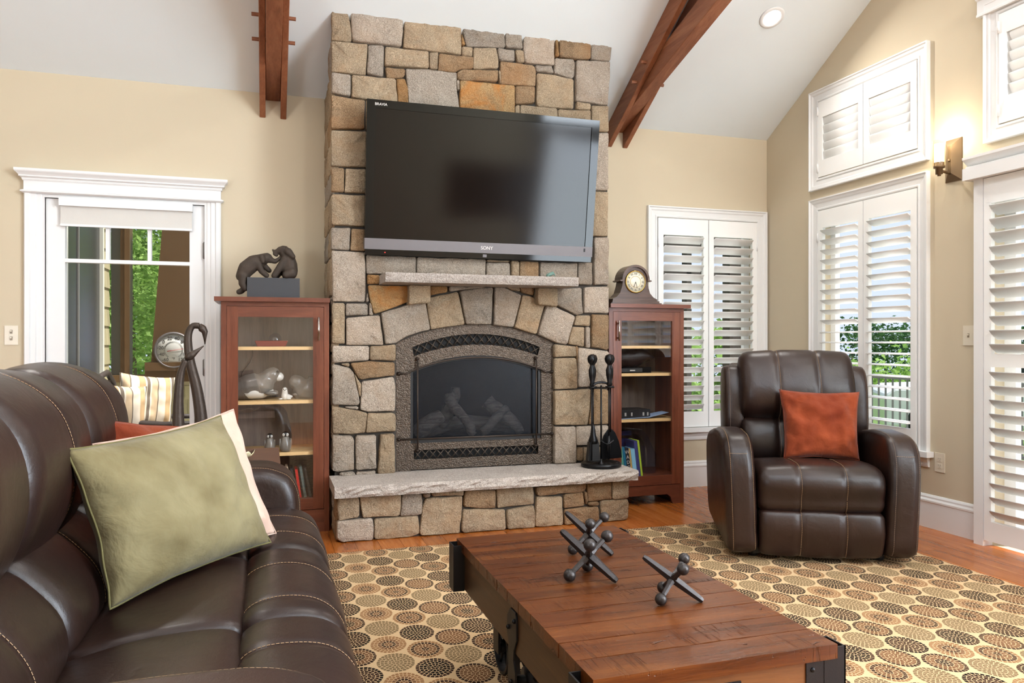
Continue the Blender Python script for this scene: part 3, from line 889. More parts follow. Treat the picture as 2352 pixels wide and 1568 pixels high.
# ------------------------------------------------------------------ shutters
LV = {}
def louver_mesh(length, wd=.064, th=.0105):
    key = (round(length, 3), wd)
    if key not in LV:
        n = 12; pts = [(math.cos(2 * math.pi * k / n) * wd / 2, math.sin(2 * math.pi * k / n) * th / 2) for k in range(n)]
        vs = [(-length / 2, a, b) for a, b in pts] + [(length / 2, a, b) for a, b in pts]
        fs = [(k, (k + 1) % n, n + (k + 1) % n, n + k) for k in range(n)] + [tuple(range(n))[::-1], tuple(range(n, 2 * n))]
        LV[key] = mesh('louver', vs, fs, 'shutter_white', True)
        for p in LV[key].polygons:
            if len(p.vertices) > 4: p.use_smooth = False
    return LV[key]
def shutter(root, axis, a0, a1, z0, z1, plane, lz0, lz1, pitch, tilt, n_mid=None, stile=.045, depth=.028, wd=.064, hinge=0):
    """one hinged shutter panel: stiles and rails as the panel, each louver a sub-part; axis is the wall's own direction"""
    def bx(p0, p1, q0, q1, d0=0, d1=0):
        lo, hi = plane - depth / 2 + d0, plane + depth / 2 - d1
        return (p0, p1, lo, hi, q0, q1) if axis == 'x' else (lo, hi, p0, p1, q0, q1)
    L = [bx(a0, a0 + stile, z0, z1), bx(a1 - stile, a1, z0, z1), bx(a0 + stile, a1 - stile, lz1, z1), bx(a0 + stile, a1 - stile, z0, lz0)]
    if n_mid: L.append(bx(a0 + stile, a1 - stile, n_mid[0], n_mid[1]))
    p = boxes('shutter_panel', L, 'shutter_white', root, r=.002)
    ln = a1 - a0 - 2 * stile - .004
    k = int(round((lz1 - lz0) / pitch)); pt = (lz1 - lz0) / k
    for i in range(k):
        z = lz0 + pt * (i + .5)
        if n_mid and n_mid[0] - .02 < z < n_mid[1] + .02: continue
        o = bpy.data.objects.new('louver', louver_mesh(ln, wd)); C.objects.link(o); o.parent = p
        mid = (a0 + a1) / 2
        tl = tilt if not isinstance(tilt, tuple) else (tilt[0] if z < tilt[2] else tilt[1])
        if axis == 'x': o.location = (mid, plane, z); o.rotation_euler = (R(tl), 0, 0)
        else: o.location = (plane, mid, z); o.rotation_euler = (R(tl), 0, R(-90))
    if hinge:
        a = a0 if hinge < 0 else a1
        for zz in (z0 + .12 * (z1 - z0), z1 - .12 * (z1 - z0)):
            d = -.5 if True else .5
            q = (a, plane - depth / 2 - .004, zz) if axis == 'x' else (plane - depth / 2 - .004, a, zz)
            tube('hinge', [(q[0], q[1], q[2] - .032), (q[0], q[1], q[2] + .032)], .0055, 'white_trim', p, 8)
    return p
def casing(name, axis, a0, a1, z0, z1, plane, wdt, parent, bottom=True, prof=None, s=-1):
    """moulded picture-frame trim round an opening; a0..z1 is the inner edge"""
    prof = prof or [(0, .012), (.006, .016), (.014, .016), (.018, .010), (.05, .014), (.058, .020), (.072, .022), (.078, .030), (wdt, .030), (wdt, 0), (0, 0)]
    ring = [(a0, z0, -1, -1), (a1, z0, 1, -1), (a1, z1, 1, 1), (a0, z1, -1, 1)]
    if not bottom: ring = [(a0, z0, -1, 0), (a0, z1, -1, 1), (a1, z1, 1, 1), (a1, z0, 1, 0)]
    V, Fc = [], []
    n = len(prof)
    for a, z, da, dz in ring:
        for o_, h in prof:
            aa, zz = a + da * o_, z + dz * o_
            V.append((aa, plane + s * h, zz) if axis == 'x' else (plane + s * h, aa, zz))
    m = len(ring)
    for i in range(m if bottom else m - 1):
        j = (i + 1) % m
        for k in range(n): Fc.append((i * n + k, i * n + (k + 1) % n, j * n + (k + 1) % n, j * n + k))
    if not bottom: Fc += [tuple(range(n)), tuple((m - 1) * n + k for k in range(n))[::-1]]
    me = mesh(name, V, Fc, 'white_trim')
    bm = bmesh.new(); bm.from_mesh(me); bmesh.ops.recalc_face_normals(bm, faces=bm.faces[:]); bm.to_mesh(me); bm.free()
    return link(name, me, parent)
def sash(root, axis, a0, a1, z0, z1, plane, bar=.05, mid=None):
    def bx(p0, p1, q0, q1): return (p0, p1, plane, plane + .04, q0, q1) if axis == 'x' else (plane, plane + .04, p0, p1, q0, q1)
    L = [bx(a0, a0 + bar, z0, z1), bx(a1 - bar, a1, z0, z1), bx(a0 + bar, a1 - bar, z0, z0 + bar), bx(a0 + bar, a1 - bar, z1 - bar, z1)]
    if mid: L.append(bx(a0 + bar, a1 - bar, mid - .02, mid + .02))
    boxes('sash', L, 'white_trim', root)
    gx = plane + .018
    pts = [(a0 + bar, z0 + bar), (a1 - bar, z0 + bar), (a1 - bar, z1 - bar), (a0 + bar, z1 - bar)]
    v = [(p, gx, q) if axis == 'x' else (gx, p, q) for p, q in pts]
    link('pane', mesh('pane', v, [(0, 1, 2, 3)], 'window_glass'), root)
def sill(root, axis, a0, a1, z, plane):
    def bx(p0, p1, d0, d1, q0, q1): return (p0, p1, plane - d1, plane - d0, q0, q1) if axis == 'x' else (plane - d1, plane - d0, p0, p1, q0, q1)
    bm = bmesh.new(); add_box(bm, *bx(a0 - .12, a1 + .12, 0, .055, z - .034, z)); bevel(bm, .012, 3)
    link('sill', from_bm('sill', bm, 'white_trim'), root)
    pr = [(0, z - .034), (.022, z - .034), (.022, z - .055), (.016, z - .07), (.016, z - .085), (.012, z - .098), (0, z - .098)]
    pts = [(plane - d, q) for d, q in pr]
    prism('apron', pts, 'x' if axis == 'x' else 'y', a0 - .09, a1 + .09, 'white_trim', root)

def win(n, label, loc): return tag(thing('window_%d' % n, label, 'window', loc), kind='structure')
# window beside the right cabinet, in the fireplace wall
W1 = win(1, 'white shuttered window in the corner behind the brown recliner, louvers half open', (3.355, WB, .47))
casing('casing', 'x', 2.90, 3.81, .47, 2.12, WB, .086, W1, bottom=False); sill(W1, 'x', 2.90, 3.80, .47, WB)
shutter(W1, 'x', 2.905, 3.350, .475, 2.115, WB - .004, .595, 1.985, .0735, -36, hinge=-1, wd=.084)
shutter(W1, 'x', 3.356, 3.805, .475, 2.115, WB - .004, .595, 1.985, .0735, -36, hinge=1, wd=.084)
sash(W1, 'x', 2.90, 3.81, .47, 2.12, WB + .10)
# pair of windows on the gable wall
W2 = win(2, 'tall shuttered window on the gable wall with flat open louvers', (WR, 4.27, .47))
casing('casing', 'y', 3.812, 4.724, .47, 2.12, WR, .086, W2, bottom=False); sill(W2, 'y', 3.82, 4.72, .47, WR)
shutter(W2, 'y', 4.270, 4.719, .475, 2.115, WR - .004, .595, 1.985, .0735, (5, -24, 1.24), hinge=1, wd=.084)
shutter(W2, 'y', 3.817, 4.264, .475, 2.115, WR - .004, .595, 1.985, .0735, (5, -24, 1.24), wd=.084)
sash(W2, 'y', 3.812, 4.724, .47, 2.12, WR + .10)
W3 = win(3, 'small square window high on the gable wall with its louvers closed, left of the sconce', (WR, 4.27, 2.36))
casing('casing', 'y', 3.812, 4.724, 2.36, 2.925, WR, .086, W3)
for a0, a1, hg in ((4.270, 4.719, 1), (3.817, 4.264, 0)):
    shutter(W3, 'y', a0, a1, 2.365, 2.920, WR - .004, 2.485, 2.80, .063, -81, hinge=hg, wd=.070)
sash(W3, 'y', 3.812, 4.724, 2.36, 2.925, WR + .10)
W4 = win(4, 'upper shuttered window at the right edge above the glass door blind', (WR, 2.3, 2.36))
casing('casing', 'y', 1.45, 3.25, 2.36, 2.98, WR, .086, W4)
def crown(parent, axis, a0, a1, z, plane, hgt=.13):
    pr = [(0, z), (.034, z), (.034, z + .012), (.028, z + .018), (.028, z + hgt - .05), (.04, z + hgt - .045), (.046, z + hgt - .03), (.066, z + hgt - .012), (.066, z + hgt), (0, z + hgt)]
    prism('header', [(plane - d, q) for d, q in pr], axis, a0, a1, 'white_trim', parent)
crown(W4, 'y', 1.33, 3.375, 3.005, WR, .14)
for k in range(4):
    a = 3.245 - k * .45
    shutter(W4, 'y', a - .444, a, 2.365, 2.975, WR - .004, 2.51, 2.86, .063, -81, hinge=1 if k == 0 else 0, wd=.070)
sash(W4, 'y', 1.45, 3.25, 2.36, 2.98, WR + .10)
# sliding glass door with a louvred shutter, mostly outside the frame
D2 = tag(thing('door_2', 'sliding glass door with tall white louvred shutters at the right edge', 'door', (WR, 2.3, 0)), kind='structure')
boxes('frame', [(WR - .07, WR, 3.30, 3.36, .0, 2.075), (WR - .07, WR, 1.24, 1.30, .0, 2.075), (WR - .012, WR, 1.24, 3.36, 2.03, 2.085)], 'white_trim', D2, r=.002)
bm = bmesh.new(); add_box(bm, WR - .115, WR, 1.2, 3.395, 2.068, 2.135); bevel(bm, .003, 1); link('valance', from_bm('valance', bm, 'white_trim'), D2)
prism('header', [(WR - d, q) for d, q in [(0, 2.135), (.08, 2.135), (.08, 2.150), (.066, 2.156), (.085, 2.172), (.105, 2.188), (.105, 2.203), (0, 2.203)]], 'y', 1.19, 3.405, 'white_trim', D2)
for k in range(3):
    a = 3.296 - k * .66
    shutter(D2, 'y', a - .655, a, .035, 2.065, WR - .055, .145, 1.92, .0775, -40, n_mid=(1.008, 1.081), wd=.086)
for a0, a1 in ((1.30, 2.30), (2.30, 3.30)): sash(D2, 'y', a0, a1, .0, 2.06, WR + .09, bar=.07)
# unseen plain windows added beside and behind the camera to hold the fill lamps
W5 = win(5, 'wide plain window beside the camera on the gable wall', (WR, -.3, .5))
casing('casing', 'y', -1.40, .80, .5, 2.4, WR, .086, W5); sash(W5, 'y', -1.40, .80, .5, 2.4, WR + .03)
W6 = win(6, 'wide plain transom window beside the camera high on the gable wall', (WR, -.3, 2.55))
casing('casing', 'y', -1.40, .80, 2.55, 3.45, WR, .086, W6); sash(W6, 'y', -1.40, .80, 2.55, 3.45, WR + .03)
for n_, a_, b_, lb_ in ((7, -4.35, -2.95, 'plain window behind the camera at the left corner'),):
    W7 = win(n_, lb_, ((a_ + b_) / 2, WF, .5))
    casing('casing', 'x', a_, b_, .5, 2.4, WF, .086, W7, s=1)
    m_ = (a_ + b_) / 2
    boxes('sash', [(a_, a_ + .07, WF - .07, WF - .03, .5, 2.4), (b_ - .07, b_, WF - .07, WF - .03, .5, 2.4), (m_ - .03, m_ + .03, WF - .07, WF - .03, .57, 2.33), (a_ + .07, b_ - .07, WF - .07, WF - .03, .5, .57), (a_ + .07, b_ - .07, WF - .07, WF - .03, 2.33, 2.4)], 'white_trim', W7)
# picture on the wall behind the camera (it shows in the television's reflection)
pic = thing('framed_picture', 'wide framed painting on the wall behind the camera', 'picture', (3.15, WF, 1.45))
boxes('frame', [(2.5, 3.8, WF + .002, WF + .04, 1.1, 1.18), (2.5, 3.8, WF + .002, WF + .04, 1.82, 1.9), (2.5, 2.58, WF + .002, WF + .04, 1.18, 1.82), (3.72, 3.8, WF + .002, WF + .04, 1.18, 1.82)], 'walnut', pic)
box('canvas', 2.58, 3.72, WF + .002, WF + .015, 1.18, 1.82, 'tray_brown', pic)

# ------------------------------------------------------------------ glass door to the porch
D1 = tag(thing('door_1', 'white glass-paned porch door with a raised roller shade', 'door', (-.84, WB, 0)), kind='structure')
x0, x1 = -1.297, -.384
dy = WB + .012
boxes('slab', [(x0 + .003, -1.190, dy, dy + .045, .01, 2.032), (-.476, x1 - .003, dy, dy + .045, .01, 2.032), (-1.19, -.476, dy, dy + .045, 1.895, 2.032), (-1.19, -.476, dy, dy + .045, .01, .27)], 'white_trim', D1, r=.003)
boxes('glazing_bar', [(-1.19, -.476, dy - .004, dy + .04, 1.641, 1.664)], 'white_trim', D1, r=.002)
for xc in (-.953, -.713): box('glazing_bar', xc - .011, xc + .011, dy - .004, dy + .04, 1.664, 1.895, 'white_trim', D1, r=.002)
link('pane', mesh('pane', [(-1.19, dy + .02, .27), (-.476, dy + .02, .27), (-.476, dy + .02, 1.895), (-1.19, dy + .02, 1.895)], [(0, 1, 2, 3)], 'window_glass'), D1)
boxes('jamb', [(x0 - .02, x0, WB, WB + TH, 0, 2.055), (x1, x1 + .02, WB, WB + TH, 0, 2.055), (x0 - .02, x1 + .02, WB, WB + TH, 2.035, 2.055), (x0 - .014, x1 + .016, WB - .013, WB + .001, 2.034, 2.057), (-1.3025, -1.2965, WB - .012, WB + .002, 0, 2.056), (-.3845, -.3785, WB - .012, WB + .002, 0, 2.056)], 'white_trim', D1)
boxes('door_stop', [(x0 - .002, x0 + .016, dy + .046, dy + .062, 0, 2.035), (x1 - .016, x1 + .002, dy + .046, dy + .062, 0, 2.035), (x0, x1, dy + .046, dy + .062, 2.012, 2.037)], 'white_trim', D1)
def fluted(name, a0, a1):
    pr = [(a0, 0), (a0, .024), (a0 + .006, .030), (a0 + .03, .030), (a0 + .036, .022), (a0 + .06, .022), (a0 + .066, .016), (a1 - .012, .016), (a1 - .006, .012), (a1, .012), (a1, 0)]
    return prism(name, [(a, WB - d) for a, d in pr], 'z', 0, 2.055, 'white_trim', D1)
fluted('casing', -1.404, -1.302)
pr = [(-.284, 0), (-.284, .024), (-.290, .030), (-.314, .030), (-.320, .022), (-.344, .022), (-.350, .016), (-.366, .016), (-.374, .012), (-.379, .012), (-.379, 0)]
prism('casing', [(a, WB - d) for a, d in pr], 'z', 0, 2.055, 'white_trim', D1)
# cornice header
def hbox(a0, a1, d, z0_, z1_): return (a0, a1, WB - d, WB, z0_, z1_)
hd = boxes('header', [hbox(-1.404, -.284, .03, 2.07, 2.135)], 'white_trim', D1, r=.002)
def moulding(nm, prof, a0, a1):
    """profile (out, z) returned round both ends"""
    n = len(prof); V = []; Fc = []
    for k, (ax, rr) in enumerate(((a0, -1), (a0, -1), (a1, 1), (a1, 1))):
        for d, z in prof:
            back = k in (0, 3)
            V.append((ax + rr * max(0, d - .03), WB - (0 if back else d), z))
    for k in range(3):
        for i in range(n): Fc.append((k * n + i, k * n + (i + 1) % n, (k + 1) * n + (i + 1) % n, (k + 1) * n + i))
    Fc += [tuple(range(n)), tuple(range(3 * n, 4 * n))[::-1]]
    me = mesh(nm, V, Fc, 'white_trim'); bm = bmesh.new(); bm.from_mesh(me); bmesh.ops.recalc_face_normals(bm, faces=bm.faces[:]); bm.to_mesh(me); bm.free()
    return link(nm, me, hd)
moulding('cornice', [(0, 2.128), (.034, 2.128), (.038, 2.136), (.038, 2.142), (.046, 2.148), (.052, 2.150), (.052, 2.158), (.058, 2.166), (.070, 2.178), (.072, 2.184), (.072, 2.196), (0, 2.196)], -1.404, -.284)
moulding('bead', [(0, 2.052), (.034, 2.052), (.046, 2.060), (.046, 2.066), (.034, 2.072), (0, 2.072)], -1.404, -.284)
# roller shade pulled up
box('shade_cassette', -1.215, -.455, WB - .035, WB + .01, 1.985, 2.035, 'white_trim', D1, r=.006)
box('shade_fabric', -1.210, -.460, WB - .012, WB - .004, 1.872, 1.985, 'shade_fabric', D1)
box('shade_hem', -1.212, -.458, WB - .016, WB, 1.862, 1.876, 'white_trim', D1, r=.003)
for z in (.25, .98, 1.74):
    box('hinge', x1 - .012, x1 + .010, WB - .004, WB + .012, z - .05, z + .05, 'nickel_hinge', D1, r=.002)
    tube('hinge_pin', [(x1 - .001, WB - .004, z - .055), (x1 - .001, WB - .004, z + .055)], .007, 'nickel_hinge', D1, 10)
tube('door_handle', [(-1.245, WB + .012, .98), (-1.245, WB - .05, .98), (-1.245, WB - .055, .98)], [.012, .012, .026], 'dark_bronze', D1, 12)
# ------------------------------------------------------------------ stone chimney and hearth
FY, HY = 4.76, 4.464                       # face of the chimney breast, face of the hearth
CX0, CX1 = .384, 2.232
def arch(x0, x1, zs, zt, n=16):
    """points of a segmental arch from (x0,zs) over the crown zt to (x1,zs)"""
    hw = (x1 - x0) / 2; rise = zt - zs; rad = (hw * hw + rise * rise) / (2 * rise); cx = (x0 + x1) / 2; cz = zt - rad
    a0 = math.asin(hw / rad)
    return [(cx + rad * math.sin(-a0 + 2 * a0 * k / n), cz + rad * math.cos(-a0 + 2 * a0 * k / n)) for k in range(n + 1)]
FP = thing('stone_fireplace', 'tall granite fieldstone chimney with raised hearth and granite mantel shelf', 'fireplace', (1.3, 4.9, 0))
ar = arch(.771, 1.834, 1.139, 1.263)
out = [(CX0 + .012, .30), (.771, .30)] + ar + [(1.834, .30), (CX1 - .012, .30), (CX1 - .012, None), (CX0 + .012, None)]
V = []
for y in (FY + .034, WB - .002):
    for x, z in out: V.append((x, y, ceil_z(y) - .004 if z is None else z))
n = len(out)
Fc = [tuple(range(n)), tuple(range(n, 2 * n))[::-1]] + [(i, i + n, (i + 1) % n + n, (i + 1) % n) for i in range(n)]
me = mesh('mortar_core', V, Fc, 'mortar'); bm = bmesh.new(); bm.from_mesh(me); bmesh.ops.recalc_face_normals(bm, faces=bm.faces[:]); bm.to_mesh(me); bm.free()
link('mortar_core', me, FP)
box('hearth_core', CX0 + .02, CX1 - .02, HY + .028, FY + .1, 0, .27, 'mortar', FP)

def stone_mesh(pts, place, prot=.012, deep=.034, seed=0, rough=.008):
    """one roughly squared stone: outline (a,b) in metres, place(a,b,h) puts it on its face with h standing out"""
    rr = random.Random(seed)
    n = len(pts); ar_ = sum(pts[i][0] * pts[(i + 1) % n][1] - pts[(i + 1) % n][0] * pts[i][1] for i in range(n))
    if ar_ < 0: pts = pts[::-1]
    P = [Vector((a, b, 0)) for a, b in pts]
    cc_ = sum(P, Vector()) / n; P = [p + (p - cc_).normalized() * .002 for p in P]
    cut = []
    for i in range(n):                                        # knock the corners off
        p, a, b = P[i], P[i - 1], P[(i + 1) % n]
        la, lb = (a - p).length, (b - p).length
        q = rr.uniform(.004, .011)
        cut += [p + (a - p) * min(.35, q / la), p + (b - p) * min(.35, q / lb)]
    res = []
    for i in range(len(cut)):
        a, b = cut[i], cut[(i + 1) % len(cut)]; L = (b - a).length; k = max(1, int(L / .045))
        nrm = Vector((b.y - a.y, a.x - b.x, 0)).normalized() if L > 1e-6 else Vector((0, 0, 0))
        for t in range(k):
            res.append(a.lerp(b, t / k) + nrm * (rr.uniform(-.003, .002) if t else 0))
    m = len(res); c = sum(res, Vector()) / m
    size = min(max(p.x for p in res) - min(p.x for p in res), max(p.y for p in res) - min(p.y for p in res))
    ins = min(.008, size * .2)
    def inset(d, k): return [p + (c - p).normalized() * min(d, (c - p).length * k) for p in res]
    r1 = inset(ins * .35, .2); r2 = inset(ins, .3); r3 = [p.lerp(c, .5) for p in res]
    V = [place(p.x, p.y, -deep) for p in res] + [place(p.x, p.y, -.002) for p in res]
    V += [place(p.x, p.y, prot * .55 + rr.uniform(-.002, .002)) for p in r1]
    V += [place(p.x, p.y, prot * .85 + rr.uniform(-.4, .6) * rough) for p in r2]
    V += [place(p.x, p.y, prot + rr.uniform(-.7, 1.) * rough) for p in r3] + [place(c.x, c.y, prot + rough * .5)]
    F_ = []
    for k in range(4):
        for i in range(m): F_.append((k * m + i, k * m + (i + 1) % m, (k + 1) * m + (i + 1) % m, (k + 1) * m + i))
    for i in range(m): F_.append((4 * m + i, 4 * m + (i + 1) % m, 5 * m))
    return V, F_
def put_stone(tone, pts, place, seed, prot, parent):
    v, f = stone_mesh(pts, place, prot, seed=seed)
    me = mesh('stone', v, f, 'stone_' + tone, True)
    bm = bmesh.new(); bm.from_mesh(me); bmesh.ops.recalc_face_normals(bm, faces=bm.faces[:]); bm.to_mesh(me); bm.free()
    me.polygons.foreach_set('use_smooth', [True] * len(me.polygons))
    return link('stone', me, parent)
def parse(t):
    for ln in t.strip().splitlines():
        q = ln.split(); yield q[0], [tuple(float(v) / 1000 for v in s.split(',')) for s in q[1:]]
sd = 0
for tone, pts in parse(CHIMNEY_STONES):
    sd += 1; put_stone(tone, pts, lambda a, b, h: (a, FY - h + .006, b), sd, random.Random(sd).uniform(.004, .014), FP)
for tone, pts in parse(HEARTH_STONES):
    sd += 1; pts = [(a, max(.003, b)) for a, b in pts]
    put_stone(tone, pts, lambda a, b, h: (a, HY - h + .006, b), sd, random.Random(sd).uniform(.004, .014), FP)
# stones of the chimney's left flank and of the hearth's left end
zc = .36; row = 0
while zc < 3.1:
    hgt = random.Random(row + 40).uniform(.13, .26); cuts = [FY + .03, FY + random.Random(row).uniform(.2, .42), WB - .004]
    for a, b in zip(cuts, cuts[1:]):
        top = min(zc + hgt, ceil_z(b) - .01)
        if top - zc > .05:
            sd += 1; put_stone(random.Random(sd).choice('tgbt'), [(a + .005, zc + .005), (b - .005, zc + .005), (b - .005, top - .005), (a + .005, top - .005)],
                               lambda y, z, h: (CX0 - h + .002, y, z), sd, .012, FP)
    zc += hgt; row += 1
for a, b, c_, d, t in ((HY + .03, 4.6, .004, .11, 'b'), (4.61, FY + .1, .004, .13, 't'), (HY + .03, 4.66, .12, .265, 'b'), (4.67, FY + .1, .14, .265, 'g')):
    sd += 1; put_stone(t, [(a, c_), (b, c_), (b, d), (a, d)], lambda y, z, h: (CX0 - h + .008, y, z), sd, .012, FP)
# granite hearth slab with a rock-faced front edge
def slab(name, x0, x1, y0, y1, z0, z1, seed, nx=44, amp=.012, mat='granite'):
    rr = random.Random(seed); nz = 4; V = []; F_ = []
    for i in range(nx + 1):
        x = x0 + (x1 - x0) * i / nx
        for k in range(nz + 1):
            edge_ = k in (0, nz)
            V.append((x, y0 + (rr.uniform(-.2, .3) * amp + .004 if edge_ else rr.uniform(-1, .6) * amp), z0 + (z1 - z0) * k / nz + (rr.uniform(-.002, 0) if k == 0 else 0)))
    for i in range(nx):
        for k in range(nz): a = i * (nz + 1) + k; F_.append((a, a + nz + 1, a + nz + 2, a + 1))
    k0 = len(V); V += [(x0, y1, z0), (x1, y1, z0), (x1, y1, z1), (x0, y1, z1)]
    tf = [i * (nz + 1) + nz for i in range(nx + 1)]; bf = [i * (nz + 1) for i in range(nx + 1)]
    F_.append(tuple(tf + [k0 + 2, k0 + 3])); F_.append(tuple(bf[::-1] + [k0, k0 + 1]))
    F_.append(tuple(list(range(0, nz + 1)) + [k0 + 3, k0])); F_.append(tuple(list(range(nx * (nz + 1), nx * (nz + 1) + nz + 1))[::-1] + [k0 + 1, k0 + 2])); F_.append((k0, k0 + 3, k0 + 2, k0 + 1))
    me = mesh(name, V, F_, mat); bm = bmesh.new(); bm.from_mesh(me); bmesh.ops.recalc_face_normals(bm, faces=bm.faces[:]); bm.to_mesh(me); bm.free()
    return link(name, me, FP)
slab('hearth_slab', .362, 2.246, 4.385, FY + .02, .270, .333, 5)
box('hearth_apron', .76, 1.845, FY + .01, 4.83, .27, .3325, 'granite', FP)
slab('mantel_shelf', .663, 1.884, 4.50, FY + .03, 1.502, 1.557, 9, nx=40, amp=.003)
for a, b in ((.838, .972), (1.683, 1.818)):
    v, f = stone_mesh([(a, 1.378 if a < 1 else 1.392), (b, 1.392 if a < 1 else 1.378), (b, 1.500), (a, 1.500)], lambda p, q, h: (p, FY - .055 - h, q), .012, .10, seed=int(a * 100))
    link('corbel', mesh('corbel', v, f, 'stone_t', True), FP)

# ------------------------------------------------------------------ gas fireplace insert
FI = thing('fireplace_insert', 'hammered bronze arched gas fireplace insert with lattice vents', 'fireplace insert', (1.3, 4.8, .333))
IY = 4.80
X0, X1, ZB = .773, 1.832, .334
gx0, gx1, gzb = .864, 1.741, .507
ao, ai = arch(X0, X1, 1.139, 1.261, 24), arch(gx0, gx1, .963, 1.060, 24)
s_lo, s_hi = arch(.888, 1.716, 1.057, 1.130, 24), arch(.872, 1.732, 1.112, 1.199, 24)
def strip(name, A, B, d0, d1, mat, parent):
    n = len(A); V = []
    for d in (d0, d1):
        for p in A: V.append((p[0], d, p[1]))
        for p in B: V.append((p[0], d, p[1]))
    F_ = []
    for i in range(n - 1):
        F_ += [(i, i + 1, n + i + 1, n + i), (2 * n + n + i, 2 * n + n + i + 1, 2 * n + i + 1, 2 * n + i), (i, 2 * n + i, 2 * n + i + 1, i + 1), (n + i, n + i + 1, 3 * n + i + 1, 3 * n + i)]
    F_ += [(0, n, 3 * n, 2 * n), (n - 1, 3 * n - 1, 4 * n - 1, 2 * n - 1)]
    me = mesh(name, V, F_, mat); bm = bmesh.new(); bm.from_mesh(me); bmesh.ops.recalc_face_normals(bm, faces=bm.faces[:]); bm.to_mesh(me); bm.free()
    return link(name, me, parent)
prism('arch_plate', ao + [(X1, 1.098)] + s_hi[::-1] + [(X0, 1.098)], 'y', IY, IY + .012, 'hammered_metal', FI)
strip('arch_plate', s_lo, ai, IY, IY + .012, 'hammered_metal', FI)
prism('jamb_plate', [(X0, ZB), (gx0, ZB), (gx0, .962), (.888, 1.056), (.873, 1.112), (X0, 1.097)], 'y', IY, IY + .012, 'hammered_metal', FI)
prism('jamb_plate', [(X1, ZB), (X1, 1.097), (1.731, 1.112), (1.716, 1.056), (gx1, .962), (gx1, ZB)], 'y', IY, IY + .012, 'hammered_metal', FI)
boxes('lower_plate', [(gx0, gx1, IY + .001, IY + .012, .462, gzb), (gx0, gx1, IY + .001, IY + .012, ZB + .006, .404), (gx0, .885, IY + .001, IY + .012, .404, .462), (1.720, gx1, IY + .001, IY + .012, .404, .462)], 'hammered_metal', FI)
def lattice(name, lo, hi, cells, parent):
    """crossed bars between a lower and an upper edge (functions of t)"""
    P = []
    for k in range(cells):
        t0, t1 = k / cells, (k + 1) / cells
        a, b, c_, d = lo(t0), lo(t1), hi(t0), hi(t1)
        P += [[(a[0], IY + .006, a[1]), (d[0], IY + .006, d[1])], [(b[0], IY + .007, b[1]), (c_[0], IY + .007, c_[1])]]
    return tubes(name, P, .0036, 'hammered_metal', parent, 5)
def along(P):
    def f(t):
        q = t * (len(P) - 1); i = min(int(q), len(P) - 2); u = q - i
        return (P[i][0] * (1 - u) + P[i + 1][0] * u, P[i][1] * (1 - u) + P[i + 1][1] * u)
    return f
lattice('vent_lattice', along(s_lo), along(s_hi), 16, FI)
lattice('vent_lattice', along([(.886, .404), (1.719, .404)]), along([(.886, .462), (1.719, .462)]), 17, FI)
boxes('firebox', [(X0 + .01, X1 - .01, 5.22, 5.24, ZB, 1.13), (X0 + .01, X0 + .03, IY + .03, 5.22, ZB, 1.1), (X1 - .03, X1 - .01, IY + .03, 5.22, ZB, 1.1), (X0 + .03, X1 - .03, IY + .03, 5.22, ZB, .50), (X0 + .03, X1 - .03, IY + .03, 5.22, 1.085, 1.10)], 'firebox', FI)
strip('vent_back', s_hi, s_lo, IY + .02, IY + .028, 'firebox', FI)
sc_pts = [(gx0, gzb)] + [(x, z) for x, z in ai] + [(gx1, gzb)]
prism('glass_screen', sc_pts, 'y', IY + .022, IY + .024, 'fire_screen', FI)
# dark inner rim of the glass
rim = [(gx0, gzb)] + ai + [(gx1, gzb)]
inn = [(gx0 + .018, gzb + .022)] + arch(gx0 + .018, gx1 - .018, .955, 1.036, 24) + [(gx1 - .018, gzb + .022)]
strip('glass_rim', rim + [rim[0]], inn + [inn[0]], IY + .010, IY + .020, 'black_matte', FI)
# twisted decorative rods
rods = []
def rod(name, pts): tube(name, pts, .0055, 'dark_bronze', FI, 8)
yb = IY - .014
rod('decor_rod', [(.79, yb, .948), (.84, yb, .948)] + [(x, yb, z) for x, z in arch(.87, 1.735, .966, 1.048, 18)] + [(1.765, yb, .948), (1.815, yb, .948)])
rod('decor_rod', [(.79, yb, .535), (1.815, yb, .535)])
for x in (.906, 1.700): rod('decor_rod', [(x, yb - .006, 1.035), (x, yb - .006, .47)])
for x, z in ((.79, .948), (1.815, .948), (.79, .535), (1.815, .535), (.906, 1.04), (1.70, 1.04), (.906, .462), (1.70, .462)):
    lathe('rosette', [(.002, 0), (.013, .003), (.013, .008), (.005, .018), (.001, .02)], 'dark_bronze', FI, 12, (x, IY, z), mtx=Matrix.Rotation(R(90), 4, 'X'))
box('maker_badge', 1.765, 1.795, IY - .003, IY + .001, .44, .456, 'dark_bronze', FI, r=.002)
